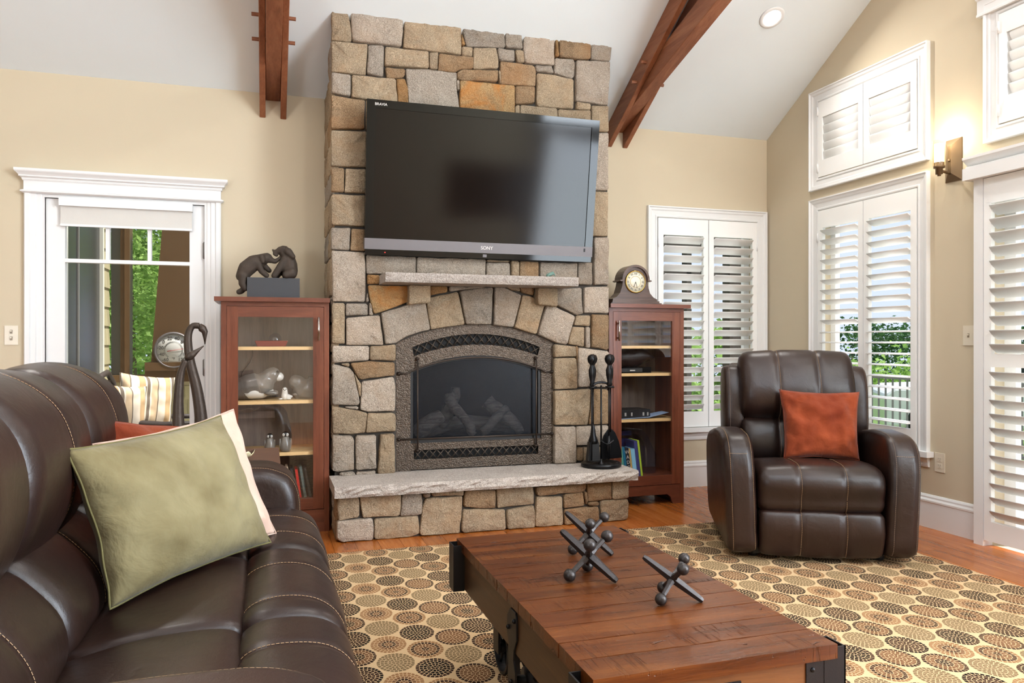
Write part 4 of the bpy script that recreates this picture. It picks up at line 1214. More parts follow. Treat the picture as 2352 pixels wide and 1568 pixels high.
# ceramic logs
logs = [(((.93, 4.98, .54), (1.02, 4.96, .62), (1.10, 4.97, .66)), (.06, .058, .045), 'lying'),
        (((1.16, 5.0, .80), (1.20, 4.97, .70), (1.29, 4.93, .58), (1.31, 4.92, .53)), (.04, .038, .035, .026), 'leaning'),
        (((1.12, 5.08, .58), (1.17, 5.06, .70), (1.22, 5.06, .84)), (.045, .042, .03), 'upright'),
        (((1.37, 4.95, .54), (1.46, 4.96, .62), (1.56, 4.98, .70)), (.03, .036, .03), 'leaning'),
        (((1.44, 5.06, .74), (1.53, 5.02, .66), (1.62, 4.98, .58), (1.645, 4.96, .53)), (.05, .056, .045, .03), 'forked'),
        (((1.0, 5.1, .55), (1.3, 5.12, .60), (1.62, 5.1, .57)), (.055, .05, .055), 'back')]
for k, (p, r_, w_) in enumerate(logs):
    P, Q = [], []
    for i in range(len(p) - 1):
        for t in (0, .33, .66):
            q = Vector(p[i]).lerp(Vector(p[i + 1]), t) + Vector((noise.noise(Vector((k, i, t))) * .02, 0, noise.noise(Vector((k + 5, i, t))) * .015)); P.append(q); Q.append((r_[i] * (1 - t) + r_[i + 1] * t) * rnd.uniform(.85, 1.12))
    P.append(Vector(p[-1])); Q.append(r_[-1])
    tube('log', P, Q, 'firelog', FI, 9)

# ------------------------------------------------------------------ television, tipped forward on its bracket
tv_w, tv_h = 1.497, .915
tilt = math.atan2(.135, .905)
TVM = Matrix.Translation((1.312, 4.70, 1.678)) @ Matrix.Rotation(tilt, 4, 'X')       # local: x right, y back, z up, origin at the bottom centre of the front
TV = thing('television', 'large black flat television tipped forward on the stone chimney', 'television', (1.312, 4.70, 1.678))
def tvbox(nm, a0, a1, b0, b1, c0, c1, mat, r=0): return box(nm, a0, a1, b0, b1, c0, c1, mat, TV, r=r, mtx=TVM)
hw = tv_w / 2
bm = bmesh.new()
for b in ((-hw, -hw + .052, 0, .05, .10, tv_h), (hw - .052, hw, 0, .05, .10, tv_h), (-hw + .052, hw - .052, 0, .05, tv_h - .048, tv_h)): add_box(bm, *b)
bmesh.ops.transform(bm, matrix=TVM, verts=bm.verts[:]); link('bezel', from_bm('bezel', bm, 'black_plastic'), TV)
tvbox('screen', -hw + .052, hw - .052, .006, .03, .10, tv_h - .048, 'tv_screen')
tvbox('speaker_bar', -hw, hw, -.004, .05, .034, .10, 'steel_grey', .004)
tvbox('base_strip', -hw + .004, hw - .004, .002, .05, 0, .034, 'black_plastic', .003)
tvbox('back_shell', -hw + .05, hw - .05, .05, .085, .06, tv_h - .06, 'black_matte', .01)
tvbox('power_light', -hw + .122, -hw + .128, .0, .004, .014, .019, 'led_red')
text('lettering', 'SONY', .030, 'logo_silver', TV, TVM @ Matrix.Translation((.02, -.0052, .066)) @ FACE_CAM)
text('lettering', 'BRAVIA', .022, 'logo_silver', TV, TVM @ Matrix.Translation((-hw + .083, -.001, tv_h - .026)) @ FACE_CAM)
tvbox('badge', -.003, .022, -.001, .004, .008, .026, 'steel_grey', .002)
tvbox('badge', hw - .064, hw - .052, -.0055, -.003, .066, .088, 'black_matte')
br = boxes('wall_bracket', [(.95, 1.67, 4.735, 4.77, 1.85, 2.4)], 'black_metal', TV)

# small figurine left on the mantel
ff = thing('frog_figurine', 'tiny green bronze frog figurine on the right end of the mantel', 'figurine', (1.73, 4.60, 1.557))
remesh(skin('frog_figurine_body', [(((1.712, 4.6, 1.572), (1.73, 4.6, 1.580), (1.748, 4.6, 1.590)), (.012, .013, .009)), (((1.735, 4.59, 1.575), (1.752, 4.585, 1.585), (1.757, 4.585, 1.560)), (.005, .004, .003)), (((1.716, 4.59, 1.575), (1.705, 4.585, 1.562)), (.006, .004))], 'verdigris', ff), .003)
for o in ff.children: o.name = 'frog_body'

# ------------------------------------------------------------------ fireplace tools
TS = thing('fireplace_tool_set', 'black iron fireplace tool stand with four tools on the right of the hearth', 'tool stand', (2.085, 4.60, .3335))
bx_, by_, bz_ = 2.085, 4.60, .3335
lathe('base', [(.001, .004), (.125, 0), (.132, .006), (.132, .022), (.122, .030), (.104, .030), (.098, .016), (.02, .014), (.018, .022), (.009, .03), (.008, .05)], 'iron_gloss', TS, 32, (bx_, by_, bz_))
tube('pole', [(bx_, by_, bz_ + .03), (bx_, by_, bz_ + .53)], .006, 'iron_gloss', TS, 12)
hz = bz_ + .52
arm = []
for k in range(9):
    a = math.pi * k / 8; arm.append((bx_ - .062 * math.cos(a), by_, hz + .03 * math.sin(a)))
tube('hook_arm', arm, .008, 'iron_gloss', TS, 8)
arm = [(bx_ + q, by_ - .02, bz_ + .17 - .025 * math.sin(math.pi * (q + .01) / .09)) for q in (-.01, .01, .03, .05, .07, .08)]
tube('tool_rest', arm, .006, 'iron_gloss', TS, 8)
for x in (bx_ - .062, bx_ + .062): lathe('hook_plate', [(.001, -.008), (.03, -.008), (.03, .004), (.001, .004)], 'iron_gloss', TS, 16, (x, by_, hz))
def tool(nm, label, x, y, rod_z):
    t = thing(nm, label, 'fireplace tool', (x, y, rod_z))
    lathe('handle', [(.006, 0), (.014, .01), (.010, .03), (.019, .075), (.020, .11), (.010, .138), (.012, .145), (.024, .16), (.029, .182), (.022, .203), (.002, .212)], 'iron_gloss', t, 16, (x, y, hz + .002))
    tube('rod', [(x, y, hz + .004), (x, y, rod_z)], .0048, 'iron_gloss', t, 10)
    return t
tool('fire_poker', 'black iron poker hanging at the front left of the tool stand', bx_ - .076, by_ - .02, bz_ + .045)
t = tool('hearth_brush', 'black hearth brush with a wide bristle head on the tool stand', bx_ - .050, by_ + .016, bz_ + .26)
lathe('ferrule', [(.006, .10), (.012, .08), (.02, .02), (.032, -.01), (.032, -.03), (.004, -.032)], 'iron_gloss', t, 16, (bx_ - .05, by_ + .016, bz_ + .18))
bm = bmesh.new(); add_box(bm, -.032, .032, -.018, .018, 0, .12)
for v in bm.verts:
    if v.co.z < .01: v.co.x *= 1.35; v.co.y *= 1.2
bevel(bm, .006, 2); bmesh.ops.translate(bm, vec=(bx_ - .05, by_ + .016, bz_ + .04), verts=bm.verts[:]); link('bristles', from_bm('bristles', bm, 'black_matte'), t)
t = tool('ash_tongs', 'black iron tongs with split legs on the right of the tool stand', bx_ + .050, by_ - .012, bz_ + .19)
for s in (-1, 1): tube('tong_leg', [(bx_ + .05, by_ - .012, bz_ + .20), (bx_ + .05 + s * .008, by_ - .012, bz_ + .12), (bx_ + .05 + s * .004, by_ - .012, bz_ + .045)], [.007, .006, .003], 'iron_gloss', t, 8)
t = tool('ash_shovel', 'black ash shovel with a rounded pan at the back of the tool stand', bx_ + .076, by_ + .02, bz_ + .22)
V, F_ = [], []
outl = [(-.075, .04), (-.085, .09), (-.078, .15), (-.055, .20), (-.02, .235), (.012, .24), (.045, .215), (.075, .16), (.10, .09), (.105, .045)]
prism('pan', [(bx_ + .076 + a * .82, bz_ + b) for a, b in outl], 'y', by_ + .022, by_ + .032, 'iron_gloss', t, r=.003)
# ------------------------------------------------------------------ glass-door display cabinets
def cabinet(name, label, x0, x1, y0, hinge_left, shelves, zt=1.385):
    """carcass of four panels, face frame, framed glass door, shelves; x0..x1 width, y0 the front"""
    c = thing(name, label, 'cabinet', ((x0 + x1) / 2, y0 + .2, 0))
    y1 = WB - .03
    dp = min(y1, y0 + .40)
    side = [(y0, 0), (dp, 0), (dp, zt), (y0, zt)]
    box('side_panel', x0, x0 + .02, y0 + .02, dp, 0, zt, 'cherry_v', c, r=.001); box('side_panel', x1 - .02, x1, y0 + .02, dp, 0, zt, 'cherry_v', c, r=.001)
    box('back_panel', x0 + .02, x1 - .02, dp - .012, dp, .08, zt, 'cabinet_back', c)
    box('bottom_panel', x0 + .02, x1 - .02, y0 + .02, dp - .012, .18, .20, 'cherry_h', c)
    f = .030
    box('face_stile', x0, x0 + f, y0, y0 + .02, 0, zt, 'cherry_v', c, r=.001); box('face_stile', x1 - f, x1, y0, y0 + .02, 0, zt, 'cherry_v', c, r=.001)
    box('face_rail', x0 + f, x1 - f, y0, y0 + .02, zt - .026, zt, 'cherry_h', c)
    w_ = x1 - x0 - 2 * f
    pl = [(x0 + f, .135), (x0 + f, 0.0), (x0 + f + .05, .0), (x0 + f + .062, .012), (x0 + f + .075, .05), (x0 + f + .10, .068)]
    pl += [(2 * (x0 + x1) / 2 - a, b) for a, b in pl[::-1]]
    prism('plinth', pl, 'y', y0 + .002, y0 + .02, 'cherry_h', c)
    bm = bmesh.new(); add_box(bm, x0 - .036 if hinge_left else x0 - .004, x1 + .002 if hinge_left else x1 + .036, y0 - .036, dp, zt, zt + .026); bevel(bm, .006, 3)
    link('top', from_bm('top', bm, 'cherry_h'), c)
    # door
    d0, d1, dz0, dz1 = x0 + f + .002, x1 - f - .002, .139, zt - .028
    fw, yd = .062, y0 - .001
    d = boxes('door', [(d0, d0 + fw, yd, yd + .02, dz0, dz1), (d1 - fw, d1, yd, yd + .02, dz0, dz1)], 'cherry_v', c, r=.0015)
    for q0, q1 in ((dz1 - fw, dz1), (dz0, dz0 + .066)): box('door_rail', d0 + fw, d1 - fw, yd, yd + .02, q0, q1, 'cherry_h', d, r=.0015)
    v = [(d0 + fw, yd + .01, dz0 + .06), (d1 - fw, yd + .01, dz0 + .06), (d1 - fw, yd + .01, dz1 - fw), (d0 + fw, yd + .01, dz1 - fw)]
    link('glass_pane', mesh('glass_pane', v, [(0, 1, 2, 3)], 'cabinet_glass'), d)
    hx = d1 - fw * .5 if hinge_left else d0 + fw * .5
    hp = [(hx, yd, 1.285), (hx, yd - .03, 1.285), (hx, yd - .03, 1.175), (hx, yd, 1.175)]
    tubes('handle', [[(hx, yd, 1.275), (hx, yd - .03, 1.275)], [(hx, yd, 1.175), (hx, yd - .03, 1.175)], [(hx, yd - .03, 1.295), (hx, yd - .03, 1.155)]], .0068, 'chrome', d, 10)
    for z in shelves: box('shelf', x0 + .021, x1 - .021, y0 + .035, dp - .013, z - .02, z, 'maple_shelf', c, r=.001)
    return c, dp
CL, dpl = cabinet('display_cabinet', 'cherry glass-door cabinet left of the chimney holding the seal figurines', -.254, .361, 4.77, True, (1.119, .795, .483))
CR, dpr = cabinet('display_cabinet', 'cherry glass-door cabinet right of the chimney with the arched clock on top', 2.252, 2.836, 4.836, False, (1.120, .926, .603))

# ---- on the left cabinet: two elephants on a black plinth
EL = thing('elephant_sculpture', 'bronze sculpture of two elephants linking trunks on a black plinth', 'sculpture', (.04, 5.03, 1.411))
box('plinth', -.115, .197, 4.98, 5.08, 1.4115, 1.545, 'plinth_black', EL, r=.002)
Yc = 5.03
def E(x, z, y=0): return (x, Yc + y, z)
left_el = skin('climbing_elephant', [
    ((E(-.145, 1.555), E(-.120, 1.600), E(-.075, 1.640), E(-.030, 1.662)), (.040, .052, .050, .036)),                 # body climbing
    ((E(-.030, 1.662), E(.005, 1.672), E(.020, 1.662)), (.036, .034, .024)),                                         # head
    ((E(.018, 1.662), E(.050, 1.650), E(.078, 1.672), E(.088, 1.690)), (.020, .015, .012, .009)),                     # trunk up
    ((E(-.140, 1.560, -.02), E(-.142, 1.505, -.02), E(-.125, 1.478, -.02)), (.030, .024, .020)),                      # hind leg hanging
    ((E(-.128, 1.550, .025), E(-.120, 1.500, .025), E(-.150, 1.462, .02), E(-.165, 1.458, .02)), (.028, .022, .018, .018)),
    ((E(-.05, 1.630, -.025), E(-.03, 1.585, -.028), E(.0, 1.560, -.028)), (.024, .019, .017)),                        # fore legs on the plinth
    ((E(-.03, 1.640, .025), E(.0, 1.610, .028), E(.016, 1.595, .028)), (.022, .018, .016)),
    ((E(-.028, 1.672, -.03), E(-.020, 1.640, -.045)), (.022, .010)),                                                  # ear
], 'bronze_matte', EL); remesh(left_el, .0055, 3)
right_el = skin('sitting_elephant', [
    ((E(.140, 1.590), E(.135, 1.630), E(.125, 1.675)), (.050, .052, .046)),
    ((E(.125, 1.690), E(.100, 1.722), E(.082, 1.722)), (.044, .036, .026)),
    ((E(.082, 1.722), E(.055, 1.712), E(.046, 1.698), E(.060, 1.690)), (.022, .015, .012, .010)),
    ((E(.050, 1.706), E(.036, 1.724)), (.010, .007)),
    ((E(.110, 1.660, -.02), E(.070, 1.600, -.03), E(.045, 1.560, -.03)), (.028, .022, .020)),
    ((E(.110, 1.640, .02), E(.080, 1.590, .03), E(.060, 1.560, .03)), (.026, .022, .018)),
    ((E(.150, 1.580, -.035), E(.115, 1.565, -.05)), (.036, .024)), ((E(.150, 1.580, .035), E(.115, 1.565, .05)), (.036, .024)),
    ((E(.128, 1.712, -.035), E(.158, 1.680, -.045)), (.026, .016)), ((E(.128, 1.712, .035), E(.158, 1.680, .045)), (.026, .016)),
], 'bronze_matte', EL); remesh(right_el, .0055, 3)

# ---- inside the left cabinet
def eyes(root, pts, r_): 
    for p in pts: ball('eye', p, (r_, r_, r_), 'porcelain_dark', root, 1)
def seal(name, label, x, y, z, s, flip=1, mat='porcelain_grey', face='porcelain_white'):
    t = thing(name, label, 'figurine', (x, y, z))
    q = lambda a, b, c=0: (x + flip * a * s, y + c * s, z + b * s)
    b = skin('body', [((q(-.15, .06), q(-.06, .085), q(.03, .10), q(.07, .15)), (.055, .082, .085, .05)),
                      ((q(.07, .15), q(.10, .165)), (.052, .05))], mat, t); remesh(b, .008 * s + .002, 3)
    ball('belly', q(-.02, .058), (.13 * s, .085 * s, .056 * s), face, t, 2)
    ball('muzzle', q(.135, .150), (.036 * s, .04 * s, .032 * s), face, t, 2)
    ball('nose', q(.164, .166), (.009 * s, .012 * s, .008 * s), 'porcelain_dark', t, 1)
    eyes(t, (q(.128, .182, -.036), q(.128, .182, .036)), .011 * s)
    ball('flipper', q(.09, .045, -.07), (.045 * s, .018 * s, .016 * s), mat, t, 2); ball('flipper', q(.09, .045, .07), (.045 * s, .018 * s, .016 * s), mat, t, 2)
    return t
seal('seal_figurine', 'largest grey and white porcelain seal figurine on the cabinet shelf', -.055, 4.93, .7955, .92)
seal('seal_figurine', 'grey seal figurine facing left beside the cabinet door stile', .235, 4.96, .7955, .62, -1)
t = thing('seal_pup_figurine', 'tiny pale seal pup figurine between the two bigger seals', 'figurine', (.105, 4.88, .7955))
remesh(skin('body', [(((.105, 4.88, .815), (.105, 4.878, .835), (.105, 4.872, .856)), (.022, .019, .016)), (((.105, 4.88, .812), (.13, 4.89, .812), (.145, 4.895, .812)), (.02, .016, .008))], 'porcelain_white', t), .003)
eyes(t, ((.098, 4.857, .860), (.112, 4.857, .860)), .0035); ball('nose', (.105, 4.855, .853), (.004, .003, .003), 'porcelain_dark', t, 1)
for sx in (-1, 1): ball('flipper', (.105 + sx * .024, 4.875, .801), (.016, .012, .005), 'porcelain_white', t, 1)
def penguin(label, x, y, z, s):
    t = thing('penguin_figurine', label, 'figurine', (x, y, z))
    lathe('body', [(.004, 0), (.026, .003), (.030, .02), (.029, .045), (.022, .07), (.016, .082), (.004, .086)], 'porcelain_grey', t, 18, (x, y, z), mtx=Matrix.Diagonal((s, s * .9, s, 1)))
    ball('head', (x, y, z + .093 * s), (.0185 * s, .019 * s, .0175 * s), 'porcelain_dark', t, 2)
    for sx in (-1, 1):
        ball('cheek', (x + sx * .0085 * s, y - .0095 * s, z + .092 * s), (.0085 * s, .010 * s, .010 * s), 'porcelain_white', t, 2)
        ball('eye', (x + sx * .009 * s, y - .020 * s, z + .096 * s), (.0022 * s,) * 3, 'porcelain_dark', t, 1)
        ball('wing', (x + sx * .028 * s, y, z + .045 * s), (.006 * s, .012 * s, .028 * s), 'porcelain_grey', t, 2)
    ball('beak', (x, y - .022 * s, z + .090 * s), (.003 * s, .007 * s, .003 * s), 'porcelain_dark', t, 1)
    return t
penguin('small glazed penguin figurine on the third cabinet shelf, the left of two', .018, 4.88, .4835, 1.0)
penguin('small glazed penguin figurine on the third cabinet shelf, the right of two', .108, 4.84, .4835, 1.12)
t = thing('red_glass_dish', 'dark red glass dish on the top shelf of the left cabinet', 'dish', (.045, 4.95, 1.119))
prism('bowl', [(-.07, 1.155), (-.055, 1.1195), (.11, 1.1195), (.125, 1.155)], 'y', 4.90, 5.02, 'red_glaze', t, r=.003)
ball('dome', (.05, 4.96, 1.16), (.04, .04, .045), 'clear_bag', t, 2)
tag(tube('power_cord', [(-.07, 5.14, 1.13), (-.085, 5.14, 1.12), (-.085, 5.145, 1.06), (-.10, 5.145, 1.02), (-.15, 5.145, .95), (-.165, 5.145, .86)], .0025, 'black_matte', None, 6), 'thin black cord hanging inside the left cabinet behind the seal', 'cord')
# row of slim media cases on the cabinet floor
cols = [('case_cream', (206, 186, 160)), ('case_black', (42, 40, 42)), ('case_red', (176, 34, 30)), ('case_slate', (84, 96, 92)), ('case_dark', (60, 54, 50))]
for nm, cc in cols: plain(nm, srgb(*cc), .3, var=.15)
names = ('pale cream', 'narrow black', 'bright red', 'slate green', 'dark brown')
for k in range(5):
    xx = .135 + k * .030
    o = box('disc_case', -.0075, .0075, -.065, .065, 0, .19 - (k % 3) * .008, cols[k][0], None, r=.001)
    o.location = (xx, 4.90, .2008); o.rotation_euler = (0, R(-6 - k), 0)
    tag(o, names[k] + ' disc case leaning in the bottom of the left cabinet', 'disc case', 'disc cases in the left cabinet')

# ---- on and in the right cabinet
CK = thing('mantel_clock', 'dark wood arched mantel clock on the right cabinet', 'clock', (2.51, 5.0, 1.411))
cz = 1.411
prism('case', [(2.335, cz + .028), (2.335, cz + .042), (2.365, cz + .056), (2.392, cz + .085), (2.408, cz + .135), (2.413, cz + .165)] +
      [(2.51 - .094 * math.cos(math.pi * k / 12), cz + .175 + .094 * math.sin(math.pi * k / 12)) for k in range(13)] +
      [(2.607, cz + .165), (2.612, cz + .135), (2.628, cz + .085), (2.655, cz + .056), (2.685, cz + .042), (2.685, cz + .028)], 'y', 4.95, 5.06, 'clock_wood', CK)
boxes('base', [(2.325, 2.695, 4.935, 5.07, cz + .014, cz + .028), (2.312, 2.708, 4.925, 5.08, cz + .0005, cz + .014)], 'clock_wood', CK, r=.003)
hood = [(2.51 - rr * math.cos(math.pi * k / 16), cz + .178 + rr * math.sin(math.pi * k / 16)) for rr in (.092,) for k in range(17)]
hood2 = [(2.51 - .108 * math.cos(math.pi * k / 16), cz + .178 + .108 * math.sin(math.pi * k / 16)) for k in range(17)]
strip('hood', [(2.385, cz + .17), (2.39, cz + .178)] + hood2 + [(2.63, cz + .178), (2.635, cz + .17)], [(2.40, cz + .165), (2.42, cz + .174)] + hood + [(2.60, cz + .174), (2.62, cz + .165)], 4.935, 5.065, 'clock_wood', CK)
RX = Matrix.Rotation(R(90), 4, 'X')
lathe('bezel', [(.001, 0), (.082, 0), (.082, .006), (.076, .012), (.073, .012), (.073, .004), (.001, .004)], 'brass', CK, 40, (2.51, 4.951, cz + .165), mtx=RX)
lathe('dial', [(.001, 0), (.073, 0), (.073, .001), (.001, .001)], 'clock_dial', CK, 40, (2.51, 4.9462, cz + .165), mtx=RX)
lathe('dial_centre', [(.040, 0), (.042, 0), (.042, .0012), (.040, .0012), (.040, 0)], 'brass', CK, 32, (2.51, 4.9452, cz + .165), mtx=RX, ring=True)
for k, s in enumerate(('XII', 'I', 'II', 'III', 'IIII', 'V', 'VI', 'VII', 'VIII', 'IX', 'X', 'XI')):
    a = R(90 - 30 * k)
    text('numeral', s, .019, 'text_black', CK, Matrix.Translation((2.51 + .057 * math.cos(a), 4.9445, cz + .165 + .057 * math.sin(a))) @ FACE_CAM @ Matrix.Rotation(a - R(90), 4, 'Z'))
tube('clock_hand', [(2.51, 4.942, cz + .165), (2.495, 4.942, cz + .128)], .0016, 'text_black', CK, 6); tube('clock_hand', [(2.51, 4.941, cz + .165), (2.522, 4.941, cz + .118)], .0012, 'text_black', CK, 6)
DP = thing('disc_player', 'flat black disc player on the second shelf of the right cabinet', 'disc player', (2.50, 5.0, .926))
box('body', 2.30, 2.62, 4.92, 5.14, .9265, .968, 'black_plastic', DP, r=.003); box('display', 2.33, 2.55, 4.917, 4.921, .934, .960, 'black_matte', DP)
text('lettering', 'SONY', .009, 'logo_silver', DP, Matrix.Translation((2.35, 4.9165, .952)) @ FACE_CAM); box('logo_mark', 2.452, 2.492, 4.9160, 4.9168, .941, .948, 'logo_silver', DP)
OT = thing('folded_leather_cushion', 'dark leather folded cushion on the second shelf of the right cabinet', 'cushion', (2.5, 5.06, .97))  # solid shape put in for the ottoman mirrored in the cabinet glass
me, rim_ = pillow_mesh('cover', .36, .20, .14, 'leather', n=16, seed=9, wrk=.012)
o = link('cover', me, OT, False); o.location = (0, -.09, .068)
BB = thing('thick_black_book', 'thick black book lying flat on the third shelf of the right cabinet', 'book', (2.44, 4.97, .603))
box('cover', 2.315, 2.60, 4.895, 5.08, .6035, .668, 'black_matte', BB, r=.004); box('pages', 2.312, 2.335, 4.90, 5.075, .609, .662, 'tray_cream', BB)
for xx, ww in ((2.40, .012), (2.45, .010), (2.54, .012), (2.575, .010)): boxes('spine_print', [(xx, xx + ww * .4, 4.894, 4.8955, .624, .648), (xx + ww * .6, xx + ww, 4.894, 4.8955, .624, .648)], 'logo_silver', BB)
plain('paper_blue', srgb(150, 172, 206), .5)
PP = link('folded_paper', mesh('folded_paper', [(2.36, 4.88, .604), (2.58, 4.875, .612), (2.75, 4.90, .640), (2.75, 5.0, .642), (2.58, 5.0, .614), (2.36, 5.0, .604)] + [(2.36, 4.88, .606), (2.58, 4.875, .614), (2.75, 4.90, .642), (2.75, 5.0, .644), (2.58, 5.0, .616), (2.36, 5.0, .606)],
    [(0, 5, 4, 1), (1, 4, 3, 2), (6, 7, 10, 11), (7, 8, 9, 10), (0, 1, 7, 6), (1, 2, 8, 7), (2, 3, 9, 8), (3, 4, 10, 9), (4, 5, 11, 10), (5, 0, 6, 11)], 'paper_blue'))
tag(PP, 'pale blue folded brochure in front of the thick black book', 'brochure')
bk = [('book_white', (214, 214, 206), .012, .27), ('book_blue', (44, 92, 164), .022, .22), ('book_green', (96, 158, 140), .024, .215), ('book_teal', (34, 104, 136), .018, .21), ('book_black', (36, 40, 48), .026, .205),
      ('book_tan', (184, 158, 96), .012, .20), ('book_sky', (130, 186, 214), .030, .195), ('book_indigo', (64, 66, 120), .024, .25), ('book_lime', (166, 196, 60), .014, .255)]
for nm, cc, _, _ in bk: plain(nm, srgb(*cc), .35, var=.06)
lab = ('thin white', 'deep blue', 'sea green', 'teal', 'black', 'narrow tan', 'sky blue', 'indigo', 'lime green')
xx = 2.325
for k, (nm, cc, wd, hh) in enumerate(bk):
    b = thing('paperback_book', lab[k] + ' paperback standing in the bottom of the right cabinet', 'book', (xx, 4.93, .2006), group='paperbacks in the right cabinet')
    b.rotation_euler = (0, R(-7), 0)
    box('cover', 0, wd, -.07, .07, 0, hh, nm, b, r=.0015, world=False); box('pages', .0015, wd - .0015, -.067, .071, .003, hh - .002, 'tray_cream', b, world=False)
    if k == 4:
        for q, ch in enumerate('WADO'): text('spine_lettering', ch, .034, 'logo_silver', b, Matrix.Translation((wd / 2, -.0712, hh - .03 - q * .036)) @ FACE_CAM, world=False)
    xx += (wd + .002) / math.cos(R(7))
MG = thing('game_box', 'dark purple boxed game standing behind the paperbacks in a clear bag', 'box', (2.43, 5.06, .2006))
plain('game_purple', srgb(52, 50, 92), .3, var=.3)
box('carton', -.09, .09, -.03, .03, 0, .30, 'game_purple', MG, r=.002, world=False); box('lid_stripe', -.09, .09, -.031, .031, .25, .27, 'tray_brown', MG, world=False)
BG = thing('clear_plastic_bag', 'clear bluish plastic bag slumped over the books in the right cabinet', 'bag', (2.60, 5.0, .2006))
prism('bag_body', [(2.585, .202), (2.665, .202), (2.672, .34), (2.655, .37), (2.60, .48), (2.56, .525), (2.40, .545), (2.335, .54), (2.34, .505), (2.53, .49), (2.58, .40)], 'y', 4.93, 5.06, 'clear_bag', BG, r=.008)
# ------------------------------------------------------------------ rug
RG = thing('area_rug', 'tan area rug woven with rings of dark dashes', 'rug', (0, 0, 0))
bm = bmesh.new(); add_box(bm, -.46, 3.34, 1.0, 4.215, .0005, .012); bevel(bm, .004, 2)
link('pile', from_bm('pile', bm, 'rug_pattern'), RG)
RZ = .0125

# ------------------------------------------------------------------ leather reclining sofa (faces +x)
SF = thing('leather_sofa', 'dark brown leather reclining sofa with tan stitching at the left', 'sofa', (-.35, 2.19, RZ))
Y0s = [-.915, -.305, .305, .915]           # seat boundaries along the sofa, from its middle
# local frame: x = world x + .35, y = world y - 2.19, z = world z - RZ
lx = lambda x: x + .35
def PR(L): return [(lx(a), b - RZ) for a, b in L]
back_prof = PR([(-.56, .640), (-.505, .70), (-.478, .80), (-.485, .90), (-.525, .985), (-.60, 1.045), (-.69, 1.065), (-.765, 1.04), (-.80, .95), (-.80, .70), (-.70, .63)])
lumb_prof = PR([(-.44, .425), (-.405, .48), (-.415, .555), (-.465, .625), (-.53, .675), (-.62, .68), (-.68, .60), (-.66, .42), (-.55, .39)])
seat_prof = PR([(-.052, .465), (-.10, .497), (-.22, .497), (-.36, .475), (-.46, .44), (-.50, .38), (-.40, .30), (-.12, .30), (-.055, .36)])
roll_prof = PR([(.192, .37), (.178, .45), (.125, .497), (.04, .512), (-.03, .500), (-.058, .46), (-.055, .33), (-.02, .20), (.08, .13), (.155, .20)])
foot_prof = PR([(.175, .20), (.168, .23), (.12, .24), (.04, .22), (.0, .14), (.02, .06), (.09, .045), (.15, .06), (.172, .12)])
for k in range(3):
    a, b = Y0s[k] + .003, Y0s[k + 1] - .003; w3 = (b - a)
    sm = (a + w3 * .33, a + w3 * .67)
    sh = (a + w3 * .5,)
    cushion('back_cushion', back_prof, a, b, SF, .055, sh, .007, crown=.018)
    cushion('lumbar_cushion', lumb_prof, a, b, SF, .045, sh, .006, crown=.012)
    cushion('seat_cushion', seat_prof, a, b, SF, .028, (), crown=.010)
    cushion('footrest_roll', roll_prof, a, b, SF, .035, (a + w3 * .18, a + w3 * .68) if k < 2 else (a + w3 * .28, a + w3 * .72), .006, crown=.006)
    cushion('footrest_panel', foot_prof, a + .004, b - .004, SF, .03, sm, .005)
# piping along the seam between the back and lumbar cushions
for k in range(3):
    a, b = Y0s[k] + .05, Y0s[k + 1] - .05
    tube('seam_cord', [(lx(-.535), a + (b - a) * t / 8, .657 - RZ) for t in range(9)], .005, 'leather', SF, 6, False, False)
arm_prof = PR([(.128, .30), (.130, .48), (.105, .595), (.045, .645), (-.08, .662), (-.45, .662), (-.72, .64), (-.78, .50), (-.78, .12), (-.70, .06), (.05, .06), (.11, .10)])
for a, b in ((.918, 1.205), (-1.205, -.918)):
    o = cushion('arm', arm_prof, a, b, SF, .06, (a + .035, b - .035), .004, rng=(0, .55), thread='thread_tan')
body = PR([(-.05, .06), (-.05, .36), (-.40, .40), (-.62, .50), (-.78, .80), (-.82, .80), (-.84, .40), (-.82, .06)])
prism('base_body', body, 'y', -1.19, 1.19, 'leather', SF, r=.012, world=False)
for xx in (-.72, .0):
    for yy in (-1.1, 1.1): lathe('foot', [(.03, 0), (.034, .05), (.03, .06)], 'black_matte', SF, 14, (lx(xx), yy, .001), world=False)

# cushions on the sofa
def quad_pillow(name, bl, br_, tl, th, mat, pip, label, seed, shrink=1.0, back=0., wrk=.006):
    bl, br_, tl = Vector(bl), Vector(br_), Vector(tl)
    xd, yd = br_ - bl, tl - bl; w_, h_ = xd.length * shrink, yd.length * shrink
    m = frame_mtx((bl + br_) / 2, xd, yd)
    m.translation += m.to_3x3() @ Vector((0, 0, -back))
    return pillow(name, w_, h_, th, mat, pip, m, label, seed=seed, wrk=wrk)
corner_pillow('green_cushion', (-.365, 2.080, .497), (.012, 2.522, .520), (-.470, 2.13, .885), (-.145, 2.70, .905), .19, 'green_velvet', 'green_cushion_piping', 'large sage green velvet cushion propped on the sofa seat', 3, .007)
corner_pillow('pink_cushion', (-.36, 2.22, .500), (.030, 2.635, .520), (-.445, 2.30, .875), (-.110, 2.83, .915), .12, 'pink_velvet', 'pink_velvet', 'pale pink velvet cushion tucked behind the green cushion', 11, .008, pr=.0016)
corner_pillow('orange_cushion', (-.46, 2.60, .50), (-.14, 2.90, .505), (-.50, 2.72, .905), (-.20, 3.00, .845), .14, 'orange_velvet', 'orange_velvet', 'rust orange velvet cushion in the far corner of the sofa', 21, .010, pr=.0016)

